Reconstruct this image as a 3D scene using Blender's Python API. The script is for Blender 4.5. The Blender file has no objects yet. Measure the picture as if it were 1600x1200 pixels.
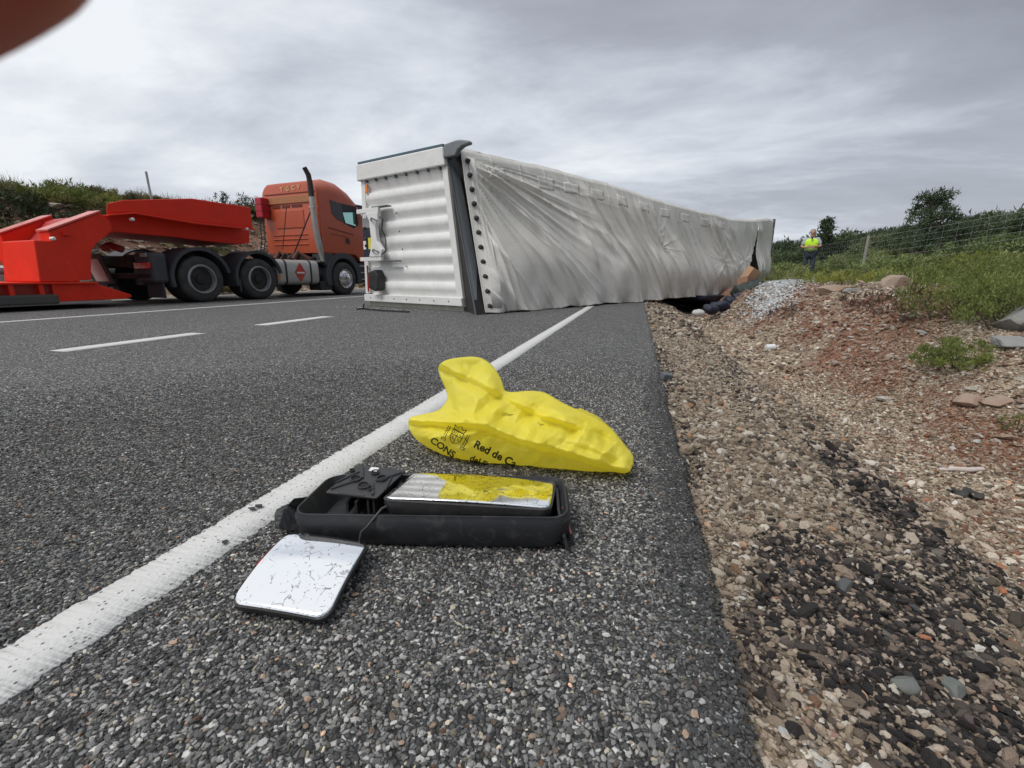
import bpy, bmesh, math, random
import numpy as np
from mathutils import Vector, Matrix
random.seed(7); RNG = np.random.default_rng(7)
S = bpy.context.scene; COL = S.collection
R = math.radians

# ------------------------------------------------------------------ camera, sky, sun, exposure
FPX, CAMH = 700.0, 0.55                    # focal length in pixels of the 1600 wide photo, eye height
_y = np.array([(997-800)/FPX, (432-600)/FPX, 1.0]); _y /= np.linalg.norm(_y)
_n = np.cross(_y, [1, 0, 0]); _n /= np.linalg.norm(_n); _n = _n if _n[1] < 0 else -_n
_x = np.cross(_y, _n); _x = _x if _x[0] > 0 else -_x
AX = np.array([_x, _y, _n])                # rows: road-right, road-forward, up  (camera coordinates x right, y down, z ahead)
def ray(u, v): return AX @ np.array([(u-800)/FPX, (v-600)/FPX, 1.0])
def on_ground(u, v, z=0.0):
    r = ray(u, v); return r*((z-CAMH)/r[2]) + [0, 0, CAMH]
def at_y(u, v, Y):
    r = ray(u, v); return r*(Y/r[1]) + [0, 0, CAMH]
def at_x(u, v, X):
    r = ray(u, v); return r*(X/r[0]) + [0, 0, CAMH]
cam_d = bpy.data.cameras.new('camera'); cam = bpy.data.objects.new('camera', cam_d); COL.objects.link(cam)
cam_d.sensor_width = 36; cam_d.lens = FPX/1600*36; cam_d.clip_start = 0.004; cam_d.clip_end = 3000
cm = Matrix.Identity(4)
right, down, fwd = AX[:, 0], AX[:, 1], AX[:, 2]
for i in range(3): cm[i][0] = right[i]; cm[i][1] = -down[i]; cm[i][2] = -fwd[i]
cm[2][3] = CAMH; cam.matrix_world = cm
cam_d.dof.use_dof = True; cam_d.dof.focus_distance = 1.35; cam_d.dof.aperture_fstop = 15.0
S.camera = cam
S.view_settings.view_transform = 'Standard'; S.view_settings.look = 'None'
S.view_settings.exposure = 0.42; S.view_settings.gamma = 1.0; S.view_settings.use_curve_mapping = False

class NT:
    def __init__(s, tree): s.t = tree; s.n = tree.nodes; s.l = tree.links
    def __call__(s, typ, ins=None, **kw):
        nd = s.n.new(typ)
        for k, v in kw.items(): setattr(nd, k, v)
        for k, v in (ins or {}).items():
            if isinstance(v, bpy.types.NodeSocket): s.l.new(v, nd.inputs[k])
            else:
                if isinstance(v, tuple) and len(v) == 3 and nd.inputs[k].type == 'RGBA': v = (*v, 1)
                nd.inputs[k].default_value = v
        return nd
    def math(s, op, a, b=0.0, c=0.0, clamp=False):
        nd = s.n.new('ShaderNodeMath'); nd.operation = op; nd.use_clamp = clamp
        for i, v in enumerate((a, b, c)):
            if isinstance(v, bpy.types.NodeSocket): s.l.new(v, nd.inputs[i])
            else: nd.inputs[i].default_value = v
        return nd.outputs[0]
    def mix(s, f, a, b, mode='MIX'):
        nd = s.n.new('ShaderNodeMix'); nd.data_type = 'RGBA'; nd.blend_type = mode
        for k, v in ((0, f), (6, a), (7, b)):
            if isinstance(v, bpy.types.NodeSocket): s.l.new(v, nd.inputs[k])
            else: nd.inputs[k].default_value = (*v, 1) if isinstance(v, tuple) and len(v) == 3 else v
        return nd.outputs[2]
    def ramp(s, f, stops, interp='LINEAR'):
        nd = s.n.new('ShaderNodeValToRGB'); cr = nd.color_ramp; cr.interpolation = interp
        while len(cr.elements) < len(stops): cr.elements.new(0.5)
        for e, (p, c) in zip(cr.elements, stops): e.position = p; e.color = (*c, 1) if len(c) == 3 else c
        s.l.new(f, nd.inputs[0]); return nd.outputs[0]
    def noise(s, vec, scale, detail=4, rough=0.55, dist=0.0):
        return s('ShaderNodeTexNoise', {'Vector': vec, 'Scale': scale, 'Detail': detail, 'Roughness': rough, 'Distortion': dist}).outputs[0]

SUN_EL, SUN_AZ = R(58), R(215)             # azimuth clockwise from +Y: behind the camera, to the left
W = bpy.data.worlds.new('World'); S.world = W; W.use_nodes = True
w = NT(W.node_tree); W.node_tree.nodes.clear()
sky = w('ShaderNodeTexSky', sky_type='NISHITA', sun_disc=False, sun_elevation=SUN_EL, sun_rotation=SUN_AZ, air_density=1.0, dust_density=3.0)
tc = w('ShaderNodeTexCoord').outputs['Generated']
sep = w('ShaderNodeSeparateXYZ', {0: tc})
zc = w.math('MAXIMUM', sep.outputs[2], 0.0)
den = w.math('ADD', zc, 0.16)
px_ = w.math('DIVIDE', sep.outputs[0], den); py_ = w.math('DIVIDE', sep.outputs[1], den)
pl = w('ShaderNodeCombineXYZ', {0: px_, 1: py_, 2: 0.0}).outputs[0]
mp = w('ShaderNodeMapping', {0: pl, 'Rotation': (0, 0, R(-32)), 'Scale': (0.62, 1.0, 1)}).outputs[0]
n1 = w.noise(mp, 0.75, 7, 0.56, 0.35)
n2 = w.noise(mp, 2.3, 6, 0.6, 0.5)
dk = w.math('MULTIPLY', w.math('MULTIPLY', sep.outputs[0], 0.56), w('ShaderNodeMapRange', {0: zc, 1: 0.03, 2: 0.40, 3: 0.25, 4: 1.0}).outputs[0])
dk = w.math('ADD', dk, -0.035)     # the heavier cloud deck lies to the right
n3 = w.noise(mp, 7.0, 5, 0.62, 0.3)
c0 = w.math('ADD', w.math('MULTIPLY', n1, 1.55), w.math('ADD', w.math('MULTIPLY', n2, 0.36), w.math('MULTIPLY', n3, 0.12)))
c0 = w.math('ADD', c0, dk); c0 = w.math('ADD', c0, w.math('MULTIPLY', zc, 0.42))
over = w('ShaderNodeMapRange', {0: zc, 1: 0.52, 2: 0.85, 3: 0.0, 4: 0.50}, interpolation_type='SMOOTHSTEP').outputs[0]
c0 = w.math('SUBTRACT', c0, over)      # the cloud thins towards the zenith
cl2 = w.ramp(w.math('MULTIPLY', w.math('SUBTRACT', c0, 0.64), 1.25), [(0.10, (6.9, 7.1, 7.35)), (0.28, (5.5, 5.8, 6.25)), (0.45, (4.3, 4.6, 5.1)), (0.62, (3.2, 3.4, 3.85)), (1.0, (2.3, 2.45, 2.8))])
hz = w.ramp(zc, [(0.0, (1, 1, 1)), (0.22, (0, 0, 0))])
cl3 = w.mix(w.math('MULTIPLY', hz, 0.3), cl2, (5.6, 5.9, 6.4))
allc = w.mix(0.93, sky.outputs[0], cl3)
bg = w('ShaderNodeBackground', {'Color': allc, 'Strength': 0.10})
w('ShaderNodeOutputWorld', {'Surface': bg.outputs[0]})
sd = bpy.data.lights.new('sun', 'SUN'); so = bpy.data.objects.new('sun', sd); COL.objects.link(so)
sd.energy = 1.5; sd.angle = R(28); sd.color = (1.0, 0.97, 0.93)
dirv = Vector((math.sin(SUN_AZ)*math.cos(SUN_EL), math.cos(SUN_AZ)*math.cos(SUN_EL), math.sin(SUN_EL)))
so.rotation_euler = dirv.to_track_quat('Z', 'Y').to_euler(); so.location = (0, 0, 30)

# ------------------------------------------------------------------ noise in numpy
def _h(ix, iy, seed):
    n = (ix.astype(np.int64)*374761393 + iy.astype(np.int64)*668265263 + seed*974634777) & 0xffffffff
    n = ((n ^ (n >> 13))*1274126177) & 0xffffffff
    return ((n ^ (n >> 16)) & 0xffff)/65535.0
def vnoise(x, y, seed=0):
    x = np.asarray(x, float); y = np.asarray(y, float)
    ix = np.floor(x); iy = np.floor(y); fx = x-ix; fy = y-iy
    fx = fx*fx*(3-2*fx); fy = fy*fy*(3-2*fy)
    a = _h(ix, iy, seed); b = _h(ix+1, iy, seed); c = _h(ix, iy+1, seed); d = _h(ix+1, iy+1, seed)
    return (a+(b-a)*fx)*(1-fy)+(c+(d-c)*fx)*fy
def fbm(x, y, seed=0, o=4, g=0.5):
    s = 0; a = 1; t = 0
    for i in range(o):
        s = s+a*vnoise(x*2**i+13.7*i, y*2**i-7.1*i, seed+i); t += a; a *= g
    return s/t
def sstep(a, b, x):
    if a > b: return 1-sstep(b, a, x)
    t = np.clip((np.asarray(x, float)-a)/(b-a), 0, 1); return t*t*(3-2*t)

# ------------------------------------------------------------------ object helpers
def tag(o, label=None, cat=None, group=None, kind=None):
    if label: o['label'] = label
    if cat: o['category'] = cat
    if group: o['group'] = group
    if kind: o['kind'] = kind
    return o
def empty(name, loc=(0, 0, 0), rz=0.0, label=None, cat=None, group=None):
    o = bpy.data.objects.new(name, None); COL.objects.link(o); o.location = loc; o.rotation_euler = (0, 0, rz)
    o.empty_display_size = 0.1
    return tag(o, label, cat, group)
def mk(name, V, F, mat, parent=None, smooth=False, bevel=0.0, attrs=None, link=True, segs=2):
    me = bpy.data.meshes.new(name)
    V = np.asarray(V, float).reshape(-1, 3)
    if isinstance(F, np.ndarray):
        nf, k = F.shape
        me.vertices.add(len(V)); me.vertices.foreach_set('co', V.ravel().astype(np.float32))
        me.loops.add(nf*k); me.loops.foreach_set('vertex_index', F.ravel().astype(np.int32))
        me.polygons.add(nf); me.polygons.foreach_set('loop_start', (np.arange(nf)*k).astype(np.int32))
        me.update(calc_edges=True)
    else: me.from_pydata(V.tolist(), [], [list(map(int, f)) for f in F])
    if attrs:
        for an, av in attrs.items():
            a = me.attributes.new(an, 'FLOAT_COLOR', 'POINT'); av = np.asarray(av, float)
            if av.shape[1] == 3: av = np.hstack([av, np.ones((len(av), 1))])
            a.data.foreach_set('color', av.ravel().astype(np.float32))
    if smooth: me.polygons.foreach_set('use_smooth', [True]*len(me.polygons))
    for m in (mat if isinstance(mat, (list, tuple)) else [mat]):
        if m: me.materials.append(m)
    o = bpy.data.objects.new(name, me)
    if link: COL.objects.link(o)
    if parent: o.parent = parent
    if bevel:
        b = o.modifiers.new('bevel', 'BEVEL'); b.width = bevel; b.segments = segs; b.limit_method = 'ANGLE'; b.angle_limit = R(35); b.harden_normals = False
    return o
class MB:
    def __init__(s): s.V = []; s.F = []
    def add(s, V, F):
        k = len(s.V); s.V += [tuple(map(float, v)) for v in V]; s.F += [tuple(i+k for i in f) for f in F]; return s
    def hexa(s, c):   # 8 corners, bottom loop then top loop
        return s.add(c, [(0, 3, 2, 1), (4, 5, 6, 7), (0, 1, 5, 4), (1, 2, 6, 5), (2, 3, 7, 6), (3, 0, 4, 7)])
    def box(s, a, b):
        (x0, y0, z0), (x1, y1, z1) = a, b
        return s.hexa([(x0, y0, z0), (x1, y0, z0), (x1, y1, z0), (x0, y1, z0), (x0, y0, z1), (x1, y0, z1), (x1, y1, z1), (x0, y1, z1)])
    def loft(s, rings, cap=True):
        k = len(s.V); n = len(rings[0])
        for r in rings: s.V += [tuple(map(float, p)) for p in r]
        for i in range(len(rings)-1):
            for j in range(n):
                a = k+i*n+j; b = k+i*n+(j+1) % n; s.F.append((a, b, b+n, a+n))
        if cap: s.F.append(tuple(k+j for j in reversed(range(n)))); s.F.append(tuple(k+(len(rings)-1)*n+j for j in range(n)))
        return s
    def tube(s, pts, rad, seg=8, cap=True):
        pts = [Vector(p) for p in pts]; rad = rad if isinstance(rad, (list, tuple)) else [rad]*len(pts); rings = []
        up = None
        for i, p in enumerate(pts):
            t = (pts[min(i+1, len(pts)-1)]-pts[max(i-1, 0)]).normalized()
            if up is None: up = t.orthogonal().normalized()
            up = (up-t*up.dot(t)).normalized() if (up-t*up.dot(t)).length > 1e-6 else t.orthogonal().normalized()
            sd_ = t.cross(up)
            rings.append([p+(up*math.cos(a)+sd_*math.sin(a))*rad[i] for a in [2*math.pi*j/seg for j in range(seg)]])
        return s.loft(rings, cap)
    def lathe(s, c, axis, prof, seg=28, cap=True):   # prof: (along, radius)
        c = Vector(c); t = Vector(axis).normalized(); u = t.orthogonal().normalized(); v = t.cross(u)
        rings = [[c+t*a+(u*math.cos(q)+v*math.sin(q))*r for q in [2*math.pi*j/seg for j in range(seg)]] for a, r in prof]
        return s.loft(rings, cap)
    def prism(s, poly, fn, d0, d1):        # poly in 2D, fn(p2, depth) -> 3D
        n = len(poly); k = len(s.V)
        s.V += [tuple(map(float, fn(p, d0))) for p in poly]+[tuple(map(float, fn(p, d1))) for p in poly]
        s.F.append(tuple(k+i for i in range(n))); s.F.append(tuple(k+n+i for i in reversed(range(n))))
        for i in range(n): j = (i+1) % n; s.F.append((k+i, k+n+i, k+n+j, k+j))
        return s
    def build(s, name, mat, parent=None, smooth=False, bevel=0.0, segs=2):
        o = mk(name, s.V, s.F, mat, parent, smooth, bevel, segs=segs)
        bm = bmesh.new(); bm.from_mesh(o.data); bmesh.ops.recalc_face_normals(bm, faces=bm.faces); bm.to_mesh(o.data); bm.free()
        if smooth: o.data.set_sharp_from_angle(angle=R(40))
        return o
def grid_faces(nu, nv):
    i, j = np.meshgrid(np.arange(nu-1), np.arange(nv-1), indexing='ij'); a = (i*nv+j).ravel()
    return np.stack([a, a+nv, a+nv+1, a+1], 1)
def copy_tree(o, parent=None):
    c = o.copy(); COL.objects.link(c); c.parent = parent
    for ch in list(o.children): copy_tree(ch, c)
    return c

# ------------------------------------------------------------------ materials
def newmat(name):
    m = bpy.data.materials.new(name); m.use_nodes = True; m.node_tree.nodes.clear(); return m, NT(m.node_tree)
def finish(t, color, rough=0.6, metal=0.0, normal=None, **ins):
    d = {'Base Color': color, 'Roughness': rough, 'Metallic': metal}
    if normal is not None: d['Normal'] = normal
    d.update(ins)
    p = t('ShaderNodeBsdfPrincipled', d); t('ShaderNodeOutputMaterial', {'Surface': p.outputs[0]}); return p
def simple(name, col, rough=0.5, metal=0.0, dirt=0.25, scale=6.0, bump=0.0, dirtcol=(0.12, 0.10, 0.085), coat=0.0, spec=0.5):
    m, t = newmat(name); v = t('ShaderNodeTexCoord').outputs['Object']
    n = t.noise(v, scale, 6, 0.65); n2 = t.noise(v, scale*5, 4, 0.6)
    f = t.math('MULTIPLY', t.ramp(n, [(0.42, (0, 0, 0)), (0.75, (1, 1, 1))]), dirt)
    c = t.mix(f, col, dirtcol); k = t.math('ADD', 0.88, t.math('MULTIPLY', n2, 0.24))
    c = t.mix(1.0, c, t('ShaderNodeCombineColor', {0: k, 1: k, 2: k}).outputs[0], 'MULTIPLY')
    r = t.math('ADD', rough-0.08, t.math('MULTIPLY', n, 0.2))
    nm = t('ShaderNodeBump', {'Height': n2, 'Strength': bump, 'Distance': 0.01}).outputs[0] if bump else None
    ins = {'Coat Weight': coat, 'Coat Roughness': 0.15, 'Specular IOR Level': spec}
    finish(t, c, r, metal, nm, **ins); return m
black = simple('black_plastic', (0.018, 0.018, 0.019), 0.5, dirt=0.35, scale=9, bump=0.15, dirtcol=(0.09, 0.085, 0.08))
rubber = simple('tyre_rubber', (0.035, 0.034, 0.033), 0.8, dirt=0.6, scale=5, bump=0.2, dirtcol=(0.11, 0.105, 0.095))
steelgrey = simple('grey_steel', (0.10, 0.115, 0.125), 0.5, dirt=0.3)
galv = simple('galvanised', (0.42, 0.43, 0.43), 0.45, 0.7, dirt=0.4)
alu = simple('aluminium', (0.50, 0.49, 0.46), 0.38, 0.55, dirt=0.5, scale=2, dirtcol=(0.2, 0.18, 0.15))
chrome = simple('chrome', (0.75, 0.75, 0.76), 0.15, 1.0, dirt=0.3)
white = simple('white_paint', (0.72, 0.72, 0.70), 0.45, dirt=0.20, scale=3, dirtcol=(0.38, 0.35, 0.30))
redp = simple('red_paint', (0.74, 0.030, 0.008), 0.5, dirt=0.25, scale=2.5, dirtcol=(0.38, 0.02, 0.01), coat=0.03, spec=0.3)
orangep = simple('orange_cab_paint', (0.47, 0.085, 0.032), 0.42, dirt=0.35, scale=1.6, dirtcol=(0.33, 0.07, 0.035), coat=0.2)
darkf = simple('dark_fender_plastic', (0.040, 0.043, 0.050), 0.6, dirt=0.4, scale=3, dirtcol=(0.10, 0.10, 0.10))
dark = simple('dark_mechanics', (0.02, 0.018, 0.017), 0.75, dirt=0.5, scale=8, dirtcol=(0.06, 0.04, 0.03))
redlamp = simple('red_lens', (0.45, 0.012, 0.012), 0.2, dirt=0.1, coat=0.6)
crimson = simple('crimson_box', (0.42, 0.012, 0.030), 0.4, dirt=0.1)
amber = simple('amber_lens', (0.75, 0.20, 0.02), 0.25, dirt=0.1)
navy = simple('navy_cloth', (0.006, 0.010, 0.030), 0.6, dirt=0.2, bump=0.3)
card = simple('cardboard', (0.42, 0.25, 0.15), 0.8, dirt=0.2)
yellowm = simple('yellow_plate', (0.72, 0.66, 0.06), 0.5, dirt=0.15)
rocky = simple('pale_rock', (0.40, 0.36, 0.31), 0.85, dirt=0.5, scale=4, bump=0.9, dirtcol=(0.28, 0.15, 0.09))
greyrock = simple('grey_rock', (0.25, 0.25, 0.24), 0.85, dirt=0.5, scale=4, bump=0.9, dirtcol=(0.16, 0.16, 0.15))
def attr_mat(name, rough=0.75, bump=0.5, bscale=160.0, spec=0.4, inst=True, trans=0.0):
    m, t = newmat(name)
    a = t('ShaderNodeAttribute', attribute_name='col', attribute_type='INSTANCER' if inst else 'GEOMETRY').outputs['Color']
    v = t('ShaderNodeTexCoord').outputs['Object']; n = t.noise(v, 3.0, 4, 0.65)
    k = t.math('ADD', 0.70, t.math('MULTIPLY', n, 0.6))
    c = t.mix(1.0, a, t('ShaderNodeCombineColor', {0: k, 1: k, 2: k}).outputs[0], 'MULTIPLY')
    nm = t('ShaderNodeBump', {'Height': n, 'Strength': bump, 'Distance': 0.2}).outputs[0]
    if not trans: finish(t, c, rough, 0, nm, **{'Specular IOR Level': spec}); return m
    p = t('ShaderNodeBsdfPrincipled', {'Base Color': c, 'Roughness': rough, 'Specular IOR Level': spec})
    tr = t('ShaderNodeBsdfTranslucent', {'Color': c}); mx = t('ShaderNodeMixShader', {0: trans, 1: p.outputs[0], 2: tr.outputs[0]})
    t('ShaderNodeOutputMaterial', {'Surface': mx.outputs[0]}); return m
stone_i = attr_mat('aggregate_stone')
leaf_i = attr_mat('plant_leaf', 0.6, 0.0, trans=0.3, spec=0.25)
stone_o, t = newmat('loose_stone')       # single stones: the object's own colour
oi = t('ShaderNodeObjectInfo').outputs['Color']; v = t('ShaderNodeTexCoord').outputs['Object']; n = t.noise(v, 2.4, 5, 0.7)
k = t.math('ADD', 0.62, t.math('MULTIPLY', n, 0.75))
finish(t, t.mix(1.0, oi, t('ShaderNodeCombineColor', {0: k, 1: k, 2: k}).outputs[0], 'MULTIPLY'), 0.75, 0, t('ShaderNodeBump', {'Height': n, 'Strength': 0.5, 'Distance': 0.2}).outputs[0])

def foliage_mat(name, c1, c2, c3):
    m, t = newmat(name); v = t('ShaderNodeTexCoord').outputs['Object']
    n = t.noise(v, 2.2, 3, 0.6); n2 = t.noise(v, 22.0, 2, 0.6); oi = t('ShaderNodeObjectInfo').outputs['Random']
    c = t.ramp(t.math('ADD', t.math('MULTIPLY', n, 0.6), t.math('MULTIPLY', n2, 0.4)), [(0.33, c1), (0.5, c2), (0.66, c3)])
    hs = t('ShaderNodeHueSaturation', {'Hue': 0.5, 'Saturation': 1.0, 'Value': t.math('ADD', 0.85, t.math('MULTIPLY', oi, 0.3)), 'Color': c}).outputs[0]
    p = t('ShaderNodeBsdfPrincipled', {'Base Color': hs, 'Roughness': 0.6, 'Specular IOR Level': 0.25})
    tr = t('ShaderNodeBsdfTranslucent', {'Color': hs}); mx = t('ShaderNodeMixShader', {0: 0.3, 1: p.outputs[0], 2: tr.outputs[0]})
    t('ShaderNodeOutputMaterial', {'Surface': mx.outputs[0]}); return m
fol_pine = foliage_mat('pine_needles', (0.035, 0.055, 0.032), (0.065, 0.095, 0.05), (0.11, 0.15, 0.075))
fol_green = foliage_mat('shrub_leaves', (0.08, 0.11, 0.028), (0.16, 0.20, 0.05), (0.27, 0.30, 0.09))
fol_bright = foliage_mat('bright_broom', (0.12, 0.16, 0.045), (0.22, 0.27, 0.08), (0.35, 0.39, 0.14))
fol_yellow = foliage_mat('yellow_green_weed', (0.16, 0.18, 0.04), (0.27, 0.29, 0.07), (0.40, 0.40, 0.12))
fol_dark = foliage_mat('dark_scrub', (0.02, 0.03, 0.014), (0.035, 0.052, 0.022), (0.06, 0.08, 0.035))
fol_dry = foliage_mat('dry_twigs', (0.07, 0.045, 0.035), (0.12, 0.075, 0.055), (0.19, 0.13, 0.09))
bark = simple('bark', (0.10, 0.075, 0.055), 0.9, dirt=0.4, bump=0.6)

# asphalt: chips of stone in bitumen
def asphalt_mat():
    m, t = newmat('asphalt'); v = t('ShaderNodeTexCoord').outputs['Object']
    def chips(scale):
        vo = t('ShaderNodeTexVoronoi', {'Vector': v, 'Scale': scale, 'Randomness': 1.0})
        ed = t('ShaderNodeTexVoronoi', {'Vector': v, 'Scale': scale, 'Randomness': 1.0}, feature='DISTANCE_TO_EDGE')
        return vo.outputs['Color'], vo.outputs['Distance'], ed.outputs['Distance']
    c, d, e = chips(125.0); s = t('ShaderNodeSeparateColor', {0: c})
    col = t.ramp(s.outputs[0], [(0.0, (0.03, 0.03, 0.03)), (0.4, (0.10, 0.10, 0.099)), (0.7, (0.20, 0.20, 0.196)), (0.88, (0.36, 0.355, 0.345)), (1.0, (0.62, 0.61, 0.58))])
    wm = t.ramp(s.outputs[1], [(0.90, (0, 0, 0)), (1.0, (1, 1, 1))])
    col = t.mix(t.math('MULTIPLY', wm, 0.35), col, (0.22, 0.15, 0.11))
    col = t.mix(t.ramp(e, [(0.0, (1, 1, 1)), (0.16, (0, 0, 0))]), col, (0.010, 0.010, 0.010))
    big = t.noise(v, 0.9, 5, 0.6); mid = t.noise(v, 28.0, 3, 0.7)
    k = t.math('ADD', 0.52, t.math('ADD', t.math('MULTIPLY', big, 0.40), t.math('MULTIPLY', mid, 0.6)))
    col = t.mix(1.0, col, t('ShaderNodeCombineColor', {0: k, 1: k, 2: k}).outputs[0], 'MULTIPLY')
    h = t.math('ADD', t.math('MULTIPLY', t.math('MINIMUM', e, 0.25), 2.2), t.math('MULTIPLY', s.outputs[2], 0.7))
    nm = t('ShaderNodeBump', {'Height': h, 'Strength': 0.9, 'Distance': 0.004}).outputs[0]
    finish(t, col, 0.72, 0, nm, **{'Specular IOR Level': 0.35}); return m
asphalt = asphalt_mat()
def paint_mat():
    m, t = newmat('road_paint'); v = t('ShaderNodeTexCoord').outputs['Object']
    st = t('ShaderNodeMix', {0: 0.003, 4: v, 5: t('ShaderNodeTexNoise', {'Vector': v, 'Scale': 45.0, 'Detail': 3.0}).outputs['Color']}, data_type='VECTOR').outputs[1]
    vo = t('ShaderNodeTexVoronoi', {'Vector': st, 'Scale': 120.0, 'Randomness': 1.0}); sp = t('ShaderNodeSeparateColor', {0: vo.outputs['Color']})
    n = t.noise(v, 60.0, 5, 0.7); n2 = t.noise(v, 7.0, 4, 0.6)
    pit = t.math('MULTIPLY', t.ramp(sp.outputs[0], [(0.70, (0, 0, 0)), (0.80, (1, 1, 1))]), t.ramp(vo.outputs['Distance'], [(0.16, (1, 1, 1)), (0.36, (0, 0, 0))]))
    pit = t.math('MAXIMUM', pit, t.ramp(t.math('ADD', n, t.math('MULTIPLY', n2, 0.35)), [(0.88, (0, 0, 0)), (0.93, (1, 1, 1))]))
    c = t.mix(n2, (0.50, 0.50, 0.48), (0.62, 0.62, 0.60))
    c = t.mix(t.math('MULTIPLY', pit, 0.9), c, (0.045, 0.045, 0.042))
    h = t.math('ADD', t.math('MULTIPLY', n, 0.6), t.math('ADD', t.math('MULTIPLY', pit, -1.2), t.math('MULTIPLY', vo.outputs['Distance'], -0.9)))
    finish(t, c, 0.7, 0, t('ShaderNodeBump', {'Height': h, 'Strength': 0.45, 'Distance': 0.003}).outputs[0]); return m
paint = paint_mat()
def ground_mat():
    # zone attribute: R red earth, G green growth, B tar-soaked dark gravel
    m, t = newmat('verge_earth'); v = t('ShaderNodeTexCoord').outputs['Object']
    z = t('ShaderNodeSeparateColor', {0: t('ShaderNodeAttribute', attribute_name='zone', attribute_type='GEOMETRY').outputs['Color']})
    wv = t('ShaderNodeMix', {0: 0.05, 4: v, 5: t('ShaderNodeTexNoise', {'Vector': v, 'Scale': 9.0}).outputs['Color']}, data_type='VECTOR').outputs[1]
    vo = t('ShaderNodeTexVoronoi', {'Vector': wv, 'Scale': 150.0}); s = t('ShaderNodeSeparateColor', {0: vo.outputs['Color']})
    v3 = t('ShaderNodeTexVoronoi', {'Vector': wv, 'Scale': 42.0}); s3 = t('ShaderNodeSeparateColor', {0: v3.outputs['Color']})
    grav = t.ramp(s.outputs[0], [(0.0, (0.12, 0.095, 0.07)), (0.3, (0.27, 0.20, 0.14)), (0.6, (0.38, 0.29, 0.20)), (0.85, (0.48, 0.39, 0.28)), (1.0, (0.62, 0.56, 0.46))])
    red = t.ramp(s.outputs[0], [(0.0, (0.12, 0.05, 0.03)), (0.5, (0.25, 0.115, 0.065)), (0.85, (0.34, 0.19, 0.12)), (1.0, (0.45, 0.36, 0.28))])
    tar = t.ramp(s.outputs[0], [(0.0, (0.010, 0.009, 0.009)), (0.6, (0.03, 0.027, 0.026)), (0.9, (0.09, 0.075, 0.065)), (1.0, (0.3, 0.25, 0.2))])
    grn = t.ramp(t.noise(v, 5.0, 5, 0.7), [(0.3, (0.06, 0.055, 0.025)), (0.55, (0.10, 0.12, 0.035)), (0.75, (0.16, 0.15, 0.07))])
    c = t.mix(z.outputs[0], grav, red)
    c = t.mix(t.ramp(s3.outputs[1], [(0.82, (0, 0, 0)), (0.9, (0.6, 0.6, 0.6))]), c, (0.40, 0.36, 0.31))
    c = t.mix(z.outputs[2], c, tar); c = t.mix(z.outputs[1], c, grn)
    n = t.noise(v, 3.0, 6, 0.65); k = t.math('ADD', 0.6, t.math('MULTIPLY', n, 0.8))
    c = t.mix(1.0, c, t('ShaderNodeCombineColor', {0: k, 1: k, 2: k}).outputs[0], 'MULTIPLY')
    h = t.math('ADD', t.math('SUBTRACT', 1.0, vo.outputs['Distance']), t.math('MULTIPLY', t.math('SUBTRACT', 1.0, v3.outputs['Distance']), 1.3))
    finish(t, c, 0.88, 0, t('ShaderNodeBump', {'Height': h, 'Strength': 0.9, 'Distance': 0.012}).outputs[0], **{'Specular IOR Level': 0.3}); return m
earth = ground_mat()

# ------------------------------------------------------------------ the setting: road
EDGE = 0.16
def strip(name, x0, x1, y0, y1, z, mat, nx=2, ny=2, ragged=0.0, seed=0, thick=0.0):
    ys = y0+(y1-y0)*np.linspace(0, 1, ny)**(2.2 if name == 'edge_line' else 1.0); xs = np.linspace(x0, x1, nx); V = np.zeros((nx, ny, 3))
    V[:, :, 0] = xs[:, None]; V[:, :, 1] = ys[None]; V[:, :, 2] = z
    if ragged:
        V[0, :, 0] += (fbm(ys*60, ys*0, seed, 4, 0.8)-0.5)*ragged; V[-1, :, 0] += (fbm(ys*60, ys*0+9, seed, 4, 0.8)-0.5)*ragged
    F = grid_faces(nx, ny); V = V.reshape(-1, 3)
    if thick:   # skirt all round so the strip is a thin slab, not a sheet
        n = len(V); V = np.vstack([V, V-[0, 0, thick]]); idx = np.arange(nx*ny).reshape(nx, ny)
        loop = list(idx[:, 0])+list(idx[-1, 1:])+list(idx[::-1, -1][1:])+list(idx[0, ::-1][1:-1])
        sk = np.array([[a, a+n, b+n, b] for a, b in zip(loop, loop[1:]+loop[:1])]); F = np.vstack([F, sk])
    return mk(name, V, F, mat)
# the road as one sheet with a broken right edge falling away to the verge
ys = np.concatenate([np.arange(-2, 8, 0.02), np.arange(8, 20, 0.1), np.geomspace(20, 600, 40)])
ed = EDGE+(fbm(ys*3, ys*0, 3, 5, 0.6)-0.5)*0.055+(fbm(ys*40, ys*0+3, 5, 3)-0.5)*0.02
ys_road, ed_road = ys, ed
xs = [-12.3, -6, -3, -1.0, -0.3]
V = [[(x, y, 0) for y in ys] for x in xs]; V.append([(e-0.03, y, 0) for e, y in zip(ed, ys)]); V.append([(e, y, -0.006) for e, y in zip(ed, ys)]); V.append([(e+0.03, y, -0.09) for e, y in zip(ed, ys)])
road = mk('road', np.array(V).reshape(-1, 3), grid_faces(len(V), len(ys)), asphalt); tag(road, kind='structure')
edge_line = strip('edge_line', -0.893, -0.777, -0.1, 60, 0.0030, paint, 3, 5000, 0.022, 1, 0.0028); tag(edge_line, kind='structure')
for i, y0 in enumerate([2.32-7.9, 2.32, 4.25, 10.2, 18, 26, 34]):
    L = {1: 1.15, 2: 1.2}.get(i, 1.6)
    y1 = y0+L
    tag(strip('lane_dash', -4.27, -4.08, y0, y1, 0.0045, paint, 3, 60, 0.014, 5+i, 0.004), kind='structure')
tag(strip('far_edge_line', -7.60, -7.48, -6, 80, 0.0045, paint, 3, 400, 0.01, 9, 0.004), kind='structure')
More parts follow.
